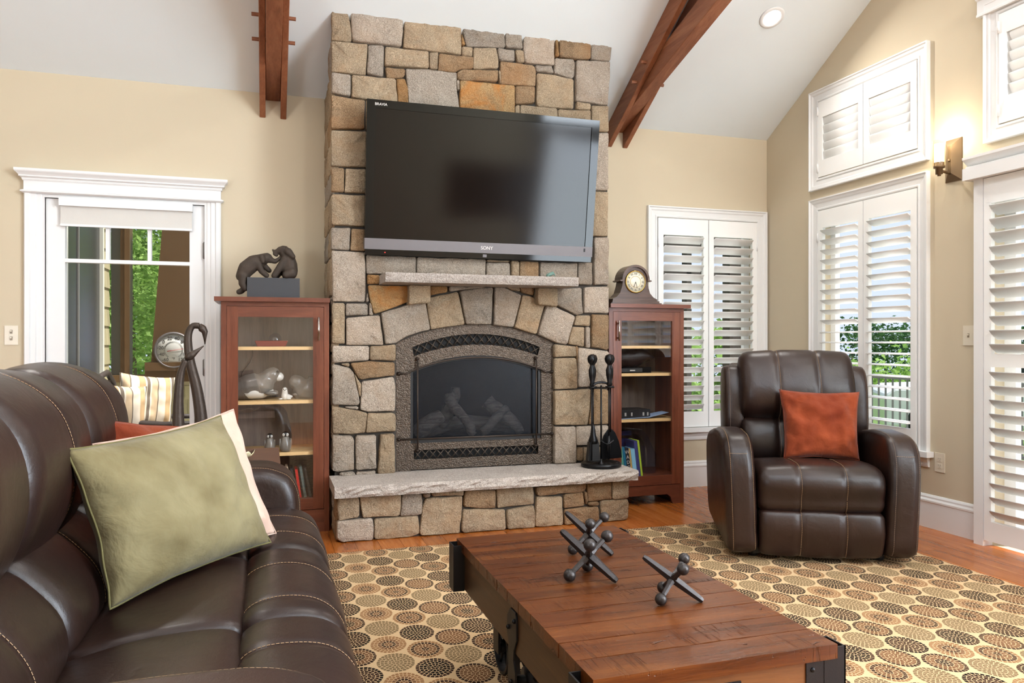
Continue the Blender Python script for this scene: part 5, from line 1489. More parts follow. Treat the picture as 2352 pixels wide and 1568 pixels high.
# ------------------------------------------------------------------ leather recliner by the windows
RC_A = math.atan2(-.90, -.436)
RC = thing('leather_recliner', 'dark brown leather recliner with tan stitching holding the rust cushion', 'armchair', (2.925, 3.71, RZ), RC_A); RC.scale = (1.06, 1.06, 1.01)
# local: x forward, y to the chair's left hand, origin .52 behind the front edge
hw = .305
seat_p = [(.50, .33), (.515, .40), (.495, .455), (.43, .485), (.25, .485), (.02, .455), (-.10, .42), (-.10, .30), (.10, .26), (.42, .25), (.49, .28)]
foot_p = [(.495, .08), (.515, .16), (.51, .24), (.485, .262), (.40, .25), (.38, .10), (.42, .035), (.47, .035)]
lum_p = [(.00, .44), (.035, .52), (.02, .62), (-.03, .685), (-.10, .69), (-.18, .62), (-.16, .44), (-.08, .40)]
head_p = [(-.015, .700), (.025, .76), (.028, .85), (-.005, .95), (-.055, 1.03), (-.115, 1.063), (-.18, 1.045), (-.215, .97), (-.20, .80), (-.14, .69), (-.07, .672)]
sm = (-.105, .105)
cushion('seat_cushion', seat_p, -hw + .01, hw - .01, RC, .045, sm, .006, crown=.012)
cushion('footrest', foot_p, -hw + .015, hw - .015, RC, .035, sm, .006, crown=.006, wr=.007)
cushion('lumbar_cushion', lum_p, -hw + .01, hw - .01, RC, .045, sm, .006, crown=.01)
cushion('headrest_cushion', head_p, -hw + .005, hw - .005, RC, .05, sm, .007, crown=.014)
wing_p = [(-.045, .62), (-.04, .75), (-.06, .88), (-.105, .965), (-.18, .985), (-.27, .95), (-.30, .80), (-.26, .55), (-.12, .52)]
for s in (-1, 1):
    a, b = sorted((s * (hw - .03), s * (hw + .075)))
    cushion('back_wing', wing_p, a, b, RC, .025, (a + .018, b - .018) if True else (), .003, thread='thread_grey')
arm_p = [(.480, .05), (.502, .18), (.508, .36), (.498, .50), (.455, .598), (.36, .645), (.16, .650), (-.02, .625), (-.22, .59), (-.34, .50), (-.38, .30), (-.36, .08), (-.20, .04), (.30, .03)]
for s in (-1, 1):
    a, b = sorted((s * (hw + .002), s * (hw + .150)))
    o = cushion('arm', arm_p, a, b, RC, .04, (a + .022, b - .022), .003, flare=s * .035, fz=.45, thread='thread_grey' if s > 0 else 'thread_tan', rng=(0, .62))
    # cross seam where the arm pad turns down
    pts = [Vector((.490 + .012 * math.sin(math.pi * t / 8), a + .03 + (b - a - .06) * t / 8 + s * .035 * (.545 - .45), .553)) for t in range(9)]
    dash_row('stitching', pts, 'thread_tan', o)
shell = [(-.20, .06), (-.20, .40), (-.16, .66), (-.20, .98), (-.28, 1.0), (-.37, .85), (-.40, .45), (-.40, .06)]
prism('back_shell', shell, 'y', -hw - .03, hw + .03, 'leather', RC, r=.02, world=False)
box('base_frame', -.34, .40, -hw, hw, .02, .25, 'black_matte', RC, r=.01, world=False)
for xx in (-.30, .36):
    for yy in (-.30, .30): lathe('foot', [(.022, 0), (.025, .02), (.022, .03)], 'black_matte', RC, 12, (xx, yy, .0005), world=False)
f = Vector((-.436, -.90, 0)); lft = Vector((.90, -.436, 0)); base = Vector((2.925, 3.71, RZ))
# chair faces -f... its own left hand lies toward +lft as seen from the camera's right
def rc(a, b, z): return base + f * a + lft * b + Vector((0, 0, z))
corner_pillow('rust_cushion', rc(.215, -.125, .492), rc(.20, .275, .486), rc(.085, -.125, .865), rc(.095, .305, .855), .17, 'orange_velvet', 'orange_velvet', 'rust orange velvet cushion on the leather recliner', 31, .011, pr=.0016)

# ------------------------------------------------------------------ factory-cart coffee table
CT = thing('cart_coffee_table', 'rustic plank factory-cart coffee table with black iron fittings', 'coffee table', (.955, 2.062, RZ))
tx0, tx1, ty0, ty1, tz = .645, 1.260, 1.459, 2.666, .450
npk = 12; pw = (ty1 - ty0) / npk
for k in range(npk):
    rr = random.Random(k + 100); a, b = ty0 + k * pw, ty0 + (k + 1) * pw
    bm = bmesh.new()
    add_box(bm, tx0 + rr.uniform(-.001, .001), tx1 + rr.uniform(-.001, .001), a + .0016, b - .0016, tz - .034, tz)
    bmesh.ops.subdivide_edges(bm, edges=[e for e in bm.edges if abs(e.verts[0].co.x - e.verts[1].co.x) > .3], cuts=12, use_grid_fill=True)
    for v in bm.verts:
        if v.co.z > tz - .001 and (abs(v.co.y - a) < .004 or abs(v.co.y - b) < .004): v.co.z -= rr.uniform(0, .0014)
    link('top_plank', from_bm('top_plank', bm, 'table_wood'), CT)
sz0, sz1 = .285, tz - .035
for a, b in ((tx0 + .012, tx0 + .052), (tx1 - .052, tx1 - .012)): box('side_rail', a, b, ty0 + .012, ty1 - .012, sz0, sz1, 'table_side', CT, r=.003)
for a, b in ((ty0 + .012, ty0 + .052), (ty1 - .052, ty1 - .012)): box('end_rail', tx0 + .052, tx1 - .052, a, b, sz0, sz1, 'table_end', CT, r=.003)
for a in (.80, 1.10): box('under_beam', a - .04, a + .04, ty0 + .06, ty1 - .06, .255, sz0 + .02, 'table_side', CT, r=.003)
box('sub_top', tx0 + .02, tx1 - .02, ty0 + .02, ty1 - .02, tz - .045, tz - .0345, 'black_matte', CT)  # black sheet added under the planks so the gaps between them read dark
# iron corner pockets: two plates and two outer walls, open on top
for sx in (-1, 1):
    for sy in (-1, 1):
        cx_, cy_ = (tx0 + .012 if sx < 0 else tx1 - .012), (ty0 + .012 if sy < 0 else ty1 - .012)
        o1, o2 = .036, .060          # stand-off and reach along the rails
        def bb(a0, a1, b0, b1, z0=sz0 - .004, z1=tz - .010):
            X_ = sorted((cx_ + sx * a0, cx_ + sx * a1)); Y_ = sorted((cy_ + sy * b0, cy_ + sy * b1)); return (X_[0], X_[1], Y_[0], Y_[1], z0, z1)
        p = boxes('corner_pocket', [bb(o1, o1 + .004, -o2, .004 if sy > 0 else .004), bb(-.02, o1 + .004, .0, .004), bb(.0, o1, -o2, -o2 + .004), bb(-o2 * 1.15, -.0, .0, .003), ], 'black_metal', CT, r=.0008)
        for zz in (sz0 + .03, sz1 - .02):
            q = (cx_ - sx * .052, cy_ + sy * .003, zz)
            ball('bolt', q, (.006, .005, .006), 'iron_gloss', p, 2)
# pull plate on the near end
pl = boxes('pull_plate', [(.905, 1.005, ty0 + .008, ty0 + .012, .30, .395)], 'black_metal', CT, r=.002)
for xx in (.914, .996): ball('bolt', (xx, ty0 + .007, .384), (.006, .005, .006), 'iron_gloss', pl, 2)
tube('ring_pull', [(.955 + .028 * math.cos(2 * math.pi * k / 16), ty0 - .004, .352 + .028 * math.sin(2 * math.pi * k / 16)) for k in range(16)], .005, 'black_metal', pl, 8, True)
tube('pull_post', [(.955, ty0 + .008, .382), (.955, ty0 - .012, .382)], .011, 'black_metal', pl, 10)
# axle brackets and spoked iron wheels
def wheel(x, y, wr_, parts=8):
    wz = RZ + wr_
    ax_ = Matrix.Rotation(R(90), 4, 'Y')
    w_ = lathe('wheel', [(wr_ * .90, -.016), (wr_, -.016), (wr_, .016), (wr_ * .90, .016), (wr_ * .90, -.016)], 'black_metal', CT, 44, (x, y, wz), mtx=ax_, smooth=False, ring=True)
    lathe('hub', [(.002, -.024), (wr_ * .2, -.024), (wr_ * .2, .024), (.002, .024)], 'black_metal', w_, 18, (x, y, wz), mtx=ax_)
    for k in range(parts):
        a = 2 * math.pi * k / parts + .3; tube('spoke', [(x, y + wr_ * .15 * math.cos(a), wz + wr_ * .15 * math.sin(a)), (x, y + wr_ * .93 * math.cos(a), wz + wr_ * .93 * math.sin(a))], wr_ * .05 + .002, 'black_metal', w_, 6)
    return w_
yy = 2.04
for xx in (.715, 1.19): wheel(xx, yy, .185)
tube('axle', [(.655, yy, RZ + .185), (1.25, yy, RZ + .185)], .017, 'black_metal', CT, 12)
for s, xx in ((-1, tx0 + .012), (1, tx1 - .012)):
    pr_ = [(yy - .035, sz1 - .012), (yy + .012, sz1 - .012), (yy + .040, sz1 - .04), (yy + .045, .33), (yy + .022, .295), (yy + .018, .265), (yy + .034, .235), (yy + .034, .185), (yy + .015, .155), (yy - .015, .155), (yy - .034, .185), (yy - .034, .235), (yy - .018, .265), (yy - .022, .295), (yy - .045, .33), (yy - .045, sz1 - .03)]
    X_ = sorted((xx, xx + s * .006))
    q = prism('axle_bracket', pr_, 'x', X_[0], X_[1], 'black_metal', CT, r=.0012, seg=1)
    for a, b in ((-.028, .378), (.026, .345), (0, .20)): ball('bolt', (xx + s * .008, yy + a, b), (.006, .007, .007), 'iron_gloss', q, 2)
for yy in (1.60, 2.52):
    for xx in (.78, 1.12):
        wheel(xx, yy, .085, 5)
        boxes('caster_fork', [(xx - .032, xx - .024, yy - .03, yy + .03, RZ + .075, .262), (xx + .024, xx + .032, yy - .03, yy + .03, RZ + .075, .262), (xx - .032, xx + .032, yy - .03, yy + .03, .252, .262)], 'black_metal', CT)

# ------------------------------------------------------------------ cast-iron jacks on the table
def jack(label, feet, up, s=1.0):
    """six arms: two tapering bars on one axis, four knobbed arms; feet: where two balls and one bar tip rest"""
    ctr, ax = up
    t = thing('iron_jack', label, 'ornament', ctr, group='cast iron jacks on the coffee table')
    m = Matrix([Vector(a).normalized() for a in ax]).transposed()
    t.rotation_euler = m.to_euler()
    for k, L in ((0, .078 * s), (1, .078 * s)):
        for sg in (-1, 1):
            d = Vector((0, 0, 0)); d[k] = sg
            tube('knob_arm', [d * .004, d * (L * .35), d * (L - .012)], [.0125 * s, .0085 * s, .0075 * s], 'cast_iron', t, 6, False, False, False)
            ball('knob', tuple(d * L), (.0175 * s,) * 3, 'cast_iron', t, 3, False)
    for sg in (-1, 1):
        d = Vector((0, 0, sg))
        tube('bar_arm', [d * .004, d * .03 * s, d * .095 * s, d * .104 * s], [.0150 * s, .0138 * s, .0100 * s, .0070 * s], 'cast_iron', t, 6, False, False, False)
    return t
plain('cast_iron', srgb(60, 56, 55), .36, metal=.7, bump=(140, .4), var=.1)
def rest(p1, p2, p3, s, z):
    """orient a jack so two knobs (+x arm, +y arm) and one bar tip (+z arm) stand on the table at three given spots"""
    L, B, rk = .078 * s, .104 * s, .0175 * s
    P = [Vector(p1 + (z + rk,)), Vector(p2 + (z + rk,)), Vector(p3 + (z + .005,))]
    # solve by fitting the tetrahedron: local tips
    Q = [Vector((L, 0, 0)), Vector((0, L, 0)), Vector((0, 0, B))]
    def fr(a, b, c):
        u = (b - a).normalized(); w_ = u.cross(c - a).normalized(); v = w_.cross(u); return Matrix((u, v, w_)).transposed()
    # local frame must keep its centre above the table
    Rm = fr(*P) @ fr(*Q).transposed()
    ctr = (P[0] + P[1] + P[2]) / 3 - Rm @ ((Q[0] + Q[1] + Q[2]) / 3)
    # settle on the table exactly
    low = min([(ctr + Rm @ Vector(q)).z - rk for q in ((L, 0, 0), (0, L, 0))] + [(ctr + Rm @ Vector((0, 0, B))).z - .004])
    ctr.z -= low - z
    return ctr, [Rm @ Vector((1, 0, 0)), Rm @ Vector((0, 1, 0)), Rm @ Vector((0, 0, 1))]
TZ = tz + .0005
jack('cast iron jack ornament in the middle of the table, in front of its twin', None, rest((.832, 2.072), (.930, 2.155), (.975, 2.020), 1.06, TZ), 1.06)
jack('farthest cast iron jack ornament on the table, partly hidden by another', None, rest((.955, 2.330), (1.035, 2.40), (1.085, 2.300), 1.0, TZ), 1.0)
jack('cast iron jack ornament near the right edge of the table, standing alone', None, rest((1.000, 1.815), (1.060, 1.912), (1.098, 1.790), .92, TZ), .92)

# ------------------------------------------------------------------ end table behind the sofa arm
ET = thing('end_table', 'small walnut end table between the sofa arm and the left cabinet', 'table', (-.17, 3.76, 0))
box('top', -.40, .057, 3.46, 3.995, .598, .622, 'walnut', ET, r=.003)
box('apron', -.37, .027, 3.49, 3.965, .52, .598, 'walnut', ET)
for a in (-.365, -.015):
    for b in (3.495, 3.92): box('leg', a, a + .04, b, b + .04, RZ, .52, 'walnut', ET, r=.003)
DS = thing('leaf_dish', 'cream and brown leaf shaped ceramic dish on the end table', 'dish', (-.18, 3.60, .622))
V, F_ = [], []
NR, NT = 5, 28
for lay, dz in ((0, 0), (1, -.006)):
    for i in range(NR + 1):
        for k in range(NT):
            a = 2 * math.pi * k / NT; r_ = i / NR
            wob = 1 + .06 * math.sin(a * 7) * r_
            V.append((-.18 + .125 * r_ * wob * math.cos(a), 3.60 + .075 * r_ * wob * math.sin(a), .6295 + dz + .030 * r_ ** 3 + .010 * r_ ** 4 * math.sin(a * 7)))
for lay in (0, 1):
    o_ = lay * (NR + 1) * NT
    for i in range(NR):
        for k in range(NT):
            q = (o_ + i * NT + k, o_ + i * NT + (k + 1) % NT, o_ + (i + 1) * NT + (k + 1) % NT, o_ + (i + 1) * NT + k); F_.append(q if lay == 0 else q[::-1])
o_ = (NR + 1) * NT
for k in range(NT): F_.append((NR * NT + k, NR * NT + (k + 1) % NT, o_ + NR * NT + (k + 1) % NT, o_ + NR * NT + k))
me = mesh('dish_body', V, F_, 'tray_cream', True); me.materials.append(M['tray_brown'])
for p in me.polygons[:NR * NT]: p.material_index = 1
link('dish_body', me, DS)

# ------------------------------------------------------------------ pair of tall bronze cranes behind the sofa
def crane(name, label, neck, head, cat='sculpture'):
    t = thing(name, label, cat, (neck[0][0], neck[0][1], 0), group='bronze cranes by the porch door')
    b = neck[0]
    P = [Vector(p) for p in neck]
    # smooth the neck
    Q = []
    for i in range(len(P) - 1):
        p0, p1, p2, p3 = P[max(0, i - 1)], P[i], P[i + 1], P[min(len(P) - 1, i + 2)]
        for s in range(5):
            u = s / 5; Q.append(.5 * ((2 * p1) + (p2 - p0) * u + (2 * p0 - 5 * p1 + 4 * p2 - p3) * u * u + (3 * p1 - p0 - 3 * p2 + p3) * u ** 3))
    Q.append(P[-1]); n = len(Q)
    tube('neck', Q, [.036 - .020 * min(1, (i / n) * 1.25) for i in range(n)], 'dark_bronze', t, 12)
    h0, h1, tip = (Vector(q) for q in head)
    tube('head', [h0 - (h1 - h0) * .4, h0, h0.lerp(h1, .4), h1, h1.lerp(tip, .5), tip], [.010, .017, .021, .016, .008, .002], 'dark_bronze', t, 12)
    bx, by = b[0], b[1]
    tube('body', [(bx + .03, by, b[2] + .04), (bx, by, b[2] - .02), (bx - .07, by + .02, b[2] - .10), (bx - .17, by + .04, b[2] - .18), (bx - .28, by + .05, b[2] - .26)], [.03, .055, .085, .07, .012], 'dark_bronze', t, 14)
    for s in (-1, 1): tube('leg', [(bx - .09, by + .02 + s * .03, b[2] - .15), (bx - .07, by + .02 + s * .035, .30), (bx - .10, by + .02 + s * .035, .02)], [.012, .009, .009], 'dark_bronze', t, 8)
    lathe('stand', [(.002, 0), (.11, 0), (.11, .02), (.002, .02)], 'dark_bronze', t, 24, (bx - .09, by + .02, .0005))
    return t
crane('crane_statue', 'taller bronze crane with its head bowed, by the porch door', [(-.335, 4.34, .66), (-.33, 4.34, .75), (-.35, 4.34, .90), (-.383, 4.34, 1.05), (-.393, 4.34, 1.17), (-.373, 4.34, 1.228), (-.338, 4.34, 1.232)], [(-.330, 4.34, 1.228), (-.311, 4.34, 1.200), (-.310, 4.34, 1.135)])
crane('crane_statue', 'shorter bronze crane with a raised beak, in front of the taller one', [(-.42, 4.10, .63), (-.415, 4.10, .71), (-.415, 4.10, .855), (-.405, 4.10, .985), (-.382, 4.10, 1.057)], [(-.372, 4.10, 1.070), (-.347, 4.10, 1.089), (-.298, 4.10, 1.129)])
# ------------------------------------------------------------------ timber trusses under the ceiling
def truss(label, xc):
    t = thing('timber_truss', label, 'beam', (xc, WB, 2.7), group='timber trusses')
    y1, y2 = WB - .002, RIDGE_Y
    for s in (-1, 1):                                            # paired outer rafters, tight to the ceiling
        a, b = xc + s * .066 - .019, xc + s * .066 + .019
        V = []
        for x in (a, b):
            V += [(x, y1, ceil_z(y1) - .166), (x, y2, ceil_z(y2) - .166), (x, y2, ceil_z(y2) - .002), (x, y1, ceil_z(y1) - .002)]
        Fc = [(0, 3, 2, 1), (4, 5, 6, 7), (0, 1, 5, 4), (1, 2, 6, 5), (2, 3, 7, 6), (3, 0, 4, 7)]
        me = mesh('rafter_board', V, Fc, 'beam_wood'); bm = bmesh.new(); bm.from_mesh(me); bmesh.ops.recalc_face_normals(bm, faces=bm.faces[:]); bevel(bm, .003, 1); bm.to_mesh(me); bm.free()
        link('rafter_board', me, t)
    V = []
    zc = lambda y: 2.752 + .275 * (WB - y)                        # flatter lower chord held between them
    for x in (xc - .046, xc + .046):
        V += [(x, y1, zc(y1)), (x, .6, zc(.6)), (x, .6, zc(.6) + .15), (x, y1 - .30, zc(y1 - .30) + .15), (x, y1, ceil_z(y1) - .004)]
    Fc = [(4, 3, 2, 1, 0), (5, 6, 7, 8, 9)] + [(i, (i + 1) % 5, 5 + (i + 1) % 5, 5 + i) for i in range(5)]
    me = mesh('lower_chord', V, Fc, 'beam_wood'); bm = bmesh.new(); bm.from_mesh(me); bmesh.ops.recalc_face_normals(bm, faces=bm.faces[:]); bevel(bm, .003, 1); bm.to_mesh(me); bm.free()
    link('lower_chord', me, t)
    for y, dz in ((4.86, .12), (4.72, .11)):
        tube('peg', [(xc - .125, y, ceil_z(y) - dz), (xc + .125, y, ceil_z(y) - dz)], .012, 'beam_wood', t, 8, smooth=False)
    return t
truss('dark stained timber truss meeting the wall left of the chimney', .040)
truss('dark stained timber truss meeting the wall right of the chimney', 2.560)

# ------------------------------------------------------------------ recessed downlights
nrm = Vector((0, -SLOPE, -1)).normalized()
def can(label, x, y, power=22):
    z = ceil_z(y); back = y > RIDGE_Y
    n_ = Vector((0, -SLOPE if back else SLOPE, -1)).normalized()
    m = n_.to_track_quat('Z', 'Y').to_matrix().to_4x4()
    t = thing('recessed_downlight', label, 'ceiling light', (x, y, z), group='recessed downlights')
    lathe('trim_ring', [(.058, .0005), (.086, .0005), (.084, .006), (.062, .008), (.058, .002)], 'white_trim', t, 28, (x, y, z), mtx=m, ring=True)
    lathe('lens', [(.001, .001), (.060, .001), (.058, .004), (.001, .005)], 'can_glow', t, 28, (x, y, z), mtx=m)
    d = bpy.data.lights.new('downlight_beam', 'AREA'); d.shape = 'DISK'; d.size = .11; d.energy = power; d.color = (1, .96, .91); d.spread = R(150)
    o = bpy.data.objects.new('downlight_beam', d); C.objects.link(o); o.location = Vector((x, y, z)) + n_ * .012; o.rotation_euler = n_.to_track_quat('-Z', 'Y').to_euler(); o.parent = t
    o.matrix_parent_inverse = Matrix.Translation((x, y, z)).inverted()
    return t
can('round lit recessed downlight in the ceiling right of the chimney', 3.266, 4.416, 9)
k = 0
for x, y in ((-.9, 4.40), (1.3, 2.95), (3.2, 2.6), (-1.6, 2.7), (3.2, .9), (1.2, 1.1), (-1.2, .9), (3.2, -.9), (-.4, -.7)):  # further downlights out of view, added to brighten the room
    can(['round recessed downlight in the ceiling above the porch door', 'round recessed downlight in the ceiling above the coffee table', 'round recessed downlight above the sliding door', 'round recessed downlight above the sofa', 'round recessed downlight past the ridge above the side window', 'round recessed downlight past the ridge, middle of its row', 'round recessed downlight past the ridge, left of its row', 'round recessed downlight above the framed painting', 'round recessed downlight above the camera'][k], x, y, 13 if x > 0 else 7); k += 1

# ------------------------------------------------------------------ wall sconce
SN = thing('wall_sconce', 'lit bronze wall sconce with a clear glass cylinder on the gable wall', 'wall lamp', (WR, 3.553, 2.23))
yc, zb, zt_ = 3.553, 2.105, 2.358
V = [(WR - .001, yc - .058, zb), (WR - .001, yc + .058, zb), (WR - .001, yc + .058, zt_), (WR - .001, yc - .058, zt_)]
V += [(WR - .006, a, b) for _, a, b in V] + [(WR - .038, yc - .012, zb + .045), (WR - .038, yc + .012, zb + .045), (WR - .038, yc + .012, zt_ - .045), (WR - .038, yc - .012, zt_ - .045)]
Fc = [(0, 1, 2, 3)] + [(i, (i + 1) % 4, 4 + (i + 1) % 4, 4 + i) for i in range(4)] + [(4 + i, 4 + (i + 1) % 4, 8 + (i + 1) % 4, 8 + i) for i in range(4)] + [(8, 9, 10, 11)]
me = mesh('backplate', V, Fc, 'sconce_bronze'); bm = bmesh.new(); bm.from_mesh(me); bmesh.ops.recalc_face_normals(bm, faces=bm.faces[:]); bm.to_mesh(me); bm.free(); link('backplate', me, SN)
sx, sy = WR - .115, yc
lathe('knob', [(.002, 0), (.009, 0), (.009, .006), (.002, .009)], 'sconce_bronze', SN, 14, (WR - .038, yc, 2.228), mtx=Matrix.Rotation(R(-90), 4, 'Y'))
tube('arm', [(WR - .03, yc, 2.150), (WR - .075, yc, 2.158), (sx, sy, 2.163)], .0085, 'sconce_bronze', SN, 10)
lathe('socket', [(.002, -.035), (.010, -.035), (.010, -.027), (.020, -.024), (.020, .010), (.031, .012), (.031, .024), (.028, .026), (.028, .045), (.002, .046)], 'sconce_bronze', SN, 24, (sx, sy, 2.165))
lathe('inner_diffuser', [(.002, .046), (.025, .046), (.025, .155), (.002, .156)], 'lamp_glow', SN, 24, (sx, sy, 2.165))
V, Fc = [], []
for r_ in (.035, .0365):
    for z in (2.190, 2.338):
        for q in range(28): a = 2 * math.pi * q / 28; V.append((sx + r_ * math.cos(a), sy + r_ * math.sin(a), z))
for q in range(28): j = (q + 1) % 28; Fc += [(q, 28 + q, 28 + j, j), (56 + q, 56 + j, 84 + j, 84 + q), (28 + q, 84 + q, 84 + j, 28 + j)]
link('glass_cylinder', mesh('glass_cylinder', V, Fc, 'sconce_glass', True), SN)
d = bpy.data.lights.new('sconce_bulb', 'POINT'); d.energy = 2.6; d.color = (1, .88, .68); d.shadow_soft_size = .03
o = bpy.data.objects.new('sconce_bulb', d); C.objects.link(o); o.location = (sx, sy, 2.36); o.parent = SN; o.matrix_parent_inverse = Matrix.Translation(SN.location).inverted()

# ------------------------------------------------------------------ switches and outlets
def plate(name, label, cat, axis, a, z, plane, kind):
    t = thing(name, label, cat, (a, plane, z) if axis == 'x' else (plane, a, z))
    def bx(p0, p1, d0, d1, q0, q1): return (a + p0, a + p1, plane - d1, plane - d0, z + q0, z + q1) if axis == 'x' else (plane - d1, plane - d0, a + p0, a + p1, z + q0, z + q1)
    box('cover_plate', *bx(-.036, .036, 0, .005, -.058, .058), 'plate_ivory', t, r=.002)
    if kind == 'outlet':
        for dz in (-.020, .020):
            o = boxes('receptacle', [bx(-.0165, .0165, .005, .0065, dz - .014, dz + .014)], 'plate_ivory', t, r=.003)
            boxes('slot', [bx(-.008, -.0055, .0066, .0068, dz - .001, dz + .008), bx(.0055, .008, .0066, .0068, dz, dz + .008), bx(-.002, .002, .0066, .0068, dz - .010, dz - .006)], 'outlet_grey', o)
    else:
        for dz in ((-.019, .021) if kind == 'double' else (0,)):
            boxes('switch_surround', [bx(-.007, .007, .005, .0058, dz - .012, dz + .012)], 'outlet_grey', t); box('toggle', *bx(-.0035, .0035, .0058, .016, dz + .000, dz + .009), 'plate_ivory', t, r=.0015)
    return t
plate('light_switch', 'ivory single light switch on the gable wall beside the shutters', 'switch', 'y', 3.452, 1.185, WR, 'single')
plate('wall_outlet', 'ivory double outlet low on the gable wall below the window sill', 'outlet', 'y', 3.653, .412, WR, 'outlet')
plate('light_switch', 'ivory double switch plate on the wall left of the porch door', 'switch', 'x', -1.475, 1.188, WB, 'double')
# ------------------------------------------------------------------ porch beyond the glass door
PT = box('porch_floor', -2.2, 2.19, WB + TH, 7.6, -.12, -.02, 'deck_boards'); tag(PT, 'porch floor outside the glass door', 'floor', kind='structure')
def shingles(parent, axis, a0, a1, z0, z1, plane, out, rowh=.16, mean=.13):
    z = z0; k = 0
    while z < z1 - .01:
        a = a0; rr = random.Random(k * 13 + int(abs(a0) * 10)); h = min(rowh, z1 - z)
        while a < a1 - .005:
            w_ = min(rr.uniform(.08, .19), a1 - a)
            V = []
            for p in (a + .0015, a + w_ - .0015):
                for d, q in ((0, z), (.016, z), (.004, z + h + .02), (0, z + h + .02)):
                    V.append((p, plane + out * d, q) if axis == 'x' else (plane + out * d, p, q))
            me = mesh('shingle', V, [(0, 1, 2, 3), (7, 6, 5, 4), (0, 4, 5, 1), (1, 5, 6, 2), (2, 6, 7, 3), (3, 7, 4, 0)], 'shingle')
            link('shingle', me, parent); a += w_
        z += h; k += 1
PW_ = tag(thing('wall_porch_side', 'shingled porch wall with a dark window seen through the glass door', 'wall', (-1.35, 6.4, 0)), kind='structure')
box('sheathing', -1.42, -1.29, WB + TH, 7.3, -.02, 2.9, 'outside_wall', PW_)
shingles(PW_, 'y', 6.93, 7.29, .0, 2.2, -1.29, 1); shingles(PW_, 'y', 5.6, 6.92, .0, .62, -1.29, 1)
boxes('window_frame', [(-1.30, -1.255, 5.70, 5.74, .62, 2.3), (-1.30, -1.255, 6.88, 6.93, .62, 2.3), (-1.30, -1.255, 5.70, 6.93, .60, .66), (-1.30, -1.24, 5.66, 6.97, .57, .60)], 'siding_white', PW_)
plain('dark_pane', srgb(40, 43, 46), .25, spec=.3); box('window_pane', -1.295, -1.28, 5.74, 6.88, .66, 2.3, 'dark_pane', PW_)
box('window_mullion', -1.28, -1.272, 6.12, 6.15, .66, 2.3, 'screen_grey', PW_)
KW = tag(thing('wall_porch_front', 'low shingled porch wall with brown posts beyond the glass door', 'wall', (-.5, 7.35, 0)), kind='structure')
box('sheathing', -1.29, 1.2, 7.32, 7.42, -.02, .84, 'outside_wall', KW)
shingles(KW, 'x', -1.28, .1, .0, .74, 7.32, -1)
box('cap_rail', -1.29, 1.2, 7.26, 7.46, .80, .86, 'exterior_brown', KW, r=.004); box('ledge', -1.0, .3, 7.25, 7.47, .86, .90, 'exterior_brown', KW, r=.004)
box('screen_panel', -1.28, -1.19, 7.36, 7.365, .86, 2.7, 'screen_grey', KW)
boxes('window_post', [(-1.20, -1.165, 7.31, 7.43, .86, 2.7), (-1.165, -1.125, 7.29, 7.45, .86, 2.7)], 'exterior_brown', KW, r=.004)
# tapered porch column with a round thermometer
PC = thing('porch_column', 'brown tapered porch column seen through the right of the glass door', 'column', (-.40, 7.3, .9))
V = []
for z, h in ((.90, .50), (2.75, .36)):
    V += [(-.45 - h, 7.2, z), (-.45 + h, 7.2, z), (-.45 + h, 7.5, z), (-.45 - h, 7.5, z)]
Fc = [(3, 2, 1, 0), (4, 5, 6, 7)] + [(i, (i + 1) % 4, 4 + (i + 1) % 4, 4 + i) for i in range(4)]
link('shaft', mesh('shaft', V, Fc, 'exterior_brown'), PC); box('column_base', -.99, .09, 7.17, 7.53, .90, .97, 'exterior_brown', PC, r=.006)
TM = thing('outdoor_thermometer', 'round white dial thermometer hanging on the porch column', 'thermometer', (-.765, 7.18, 1.075))
tc = (-.765, 7.188, 1.075)
lathe('rim', [(.001, 0), (.155, 0), (.158, .008), (.150, .022), (.142, .022), (.140, .012), (.001, .012)], 'steel_grey', TM, 40, tc, mtx=Matrix.Rotation(R(90), 4, 'X'))
lathe('dial', [(.001, 0), (.140, 0), (.140, .002), (.001, .002)], 'dial_white', TM, 40, (tc[0], tc[1] - .012, tc[2]), mtx=Matrix.Rotation(R(90), 4, 'X'))
for k, s in enumerate(('-60', '-40', '-20', '0', '20', '40', '60', '80', '100', '120')):
    a = R(232 - k * 31.5)
    text('numeral', s, .040, 'text_black', TM, Matrix.Translation((tc[0] + .105 * math.cos(a), tc[1] - .0145, tc[2] + .105 * math.sin(a))) @ FACE_CAM)
text('lettering', '°F', .026, 'text_black', TM, Matrix.Translation((tc[0], tc[1] - .0145, tc[2] - .075)) @ FACE_CAM)
text('lettering', 'TAYLOR', .018, 'text_black', TM, Matrix.Translation((tc[0], tc[1] - .0145, tc[2] - .115)) @ FACE_CAM)
tk = []
for k in range(37):
    a = R(232 - k * 7.9); tk.append([(tc[0] + .066 * math.cos(a), tc[1] - .0145, tc[2] + .066 * math.sin(a)), (tc[0] + .078 * math.cos(a), tc[1] - .0145, tc[2] + .078 * math.sin(a))])
tubes('tick_marks', tk, .0012, 'text_black', TM, 4)
tube('needle', [(tc[0] - .05, tc[1] - .018, tc[2] - .01), (tc[0] + .08, tc[1] - .018, tc[2] + .012)], [.003, .0012], 'needle_red', TM, 6)
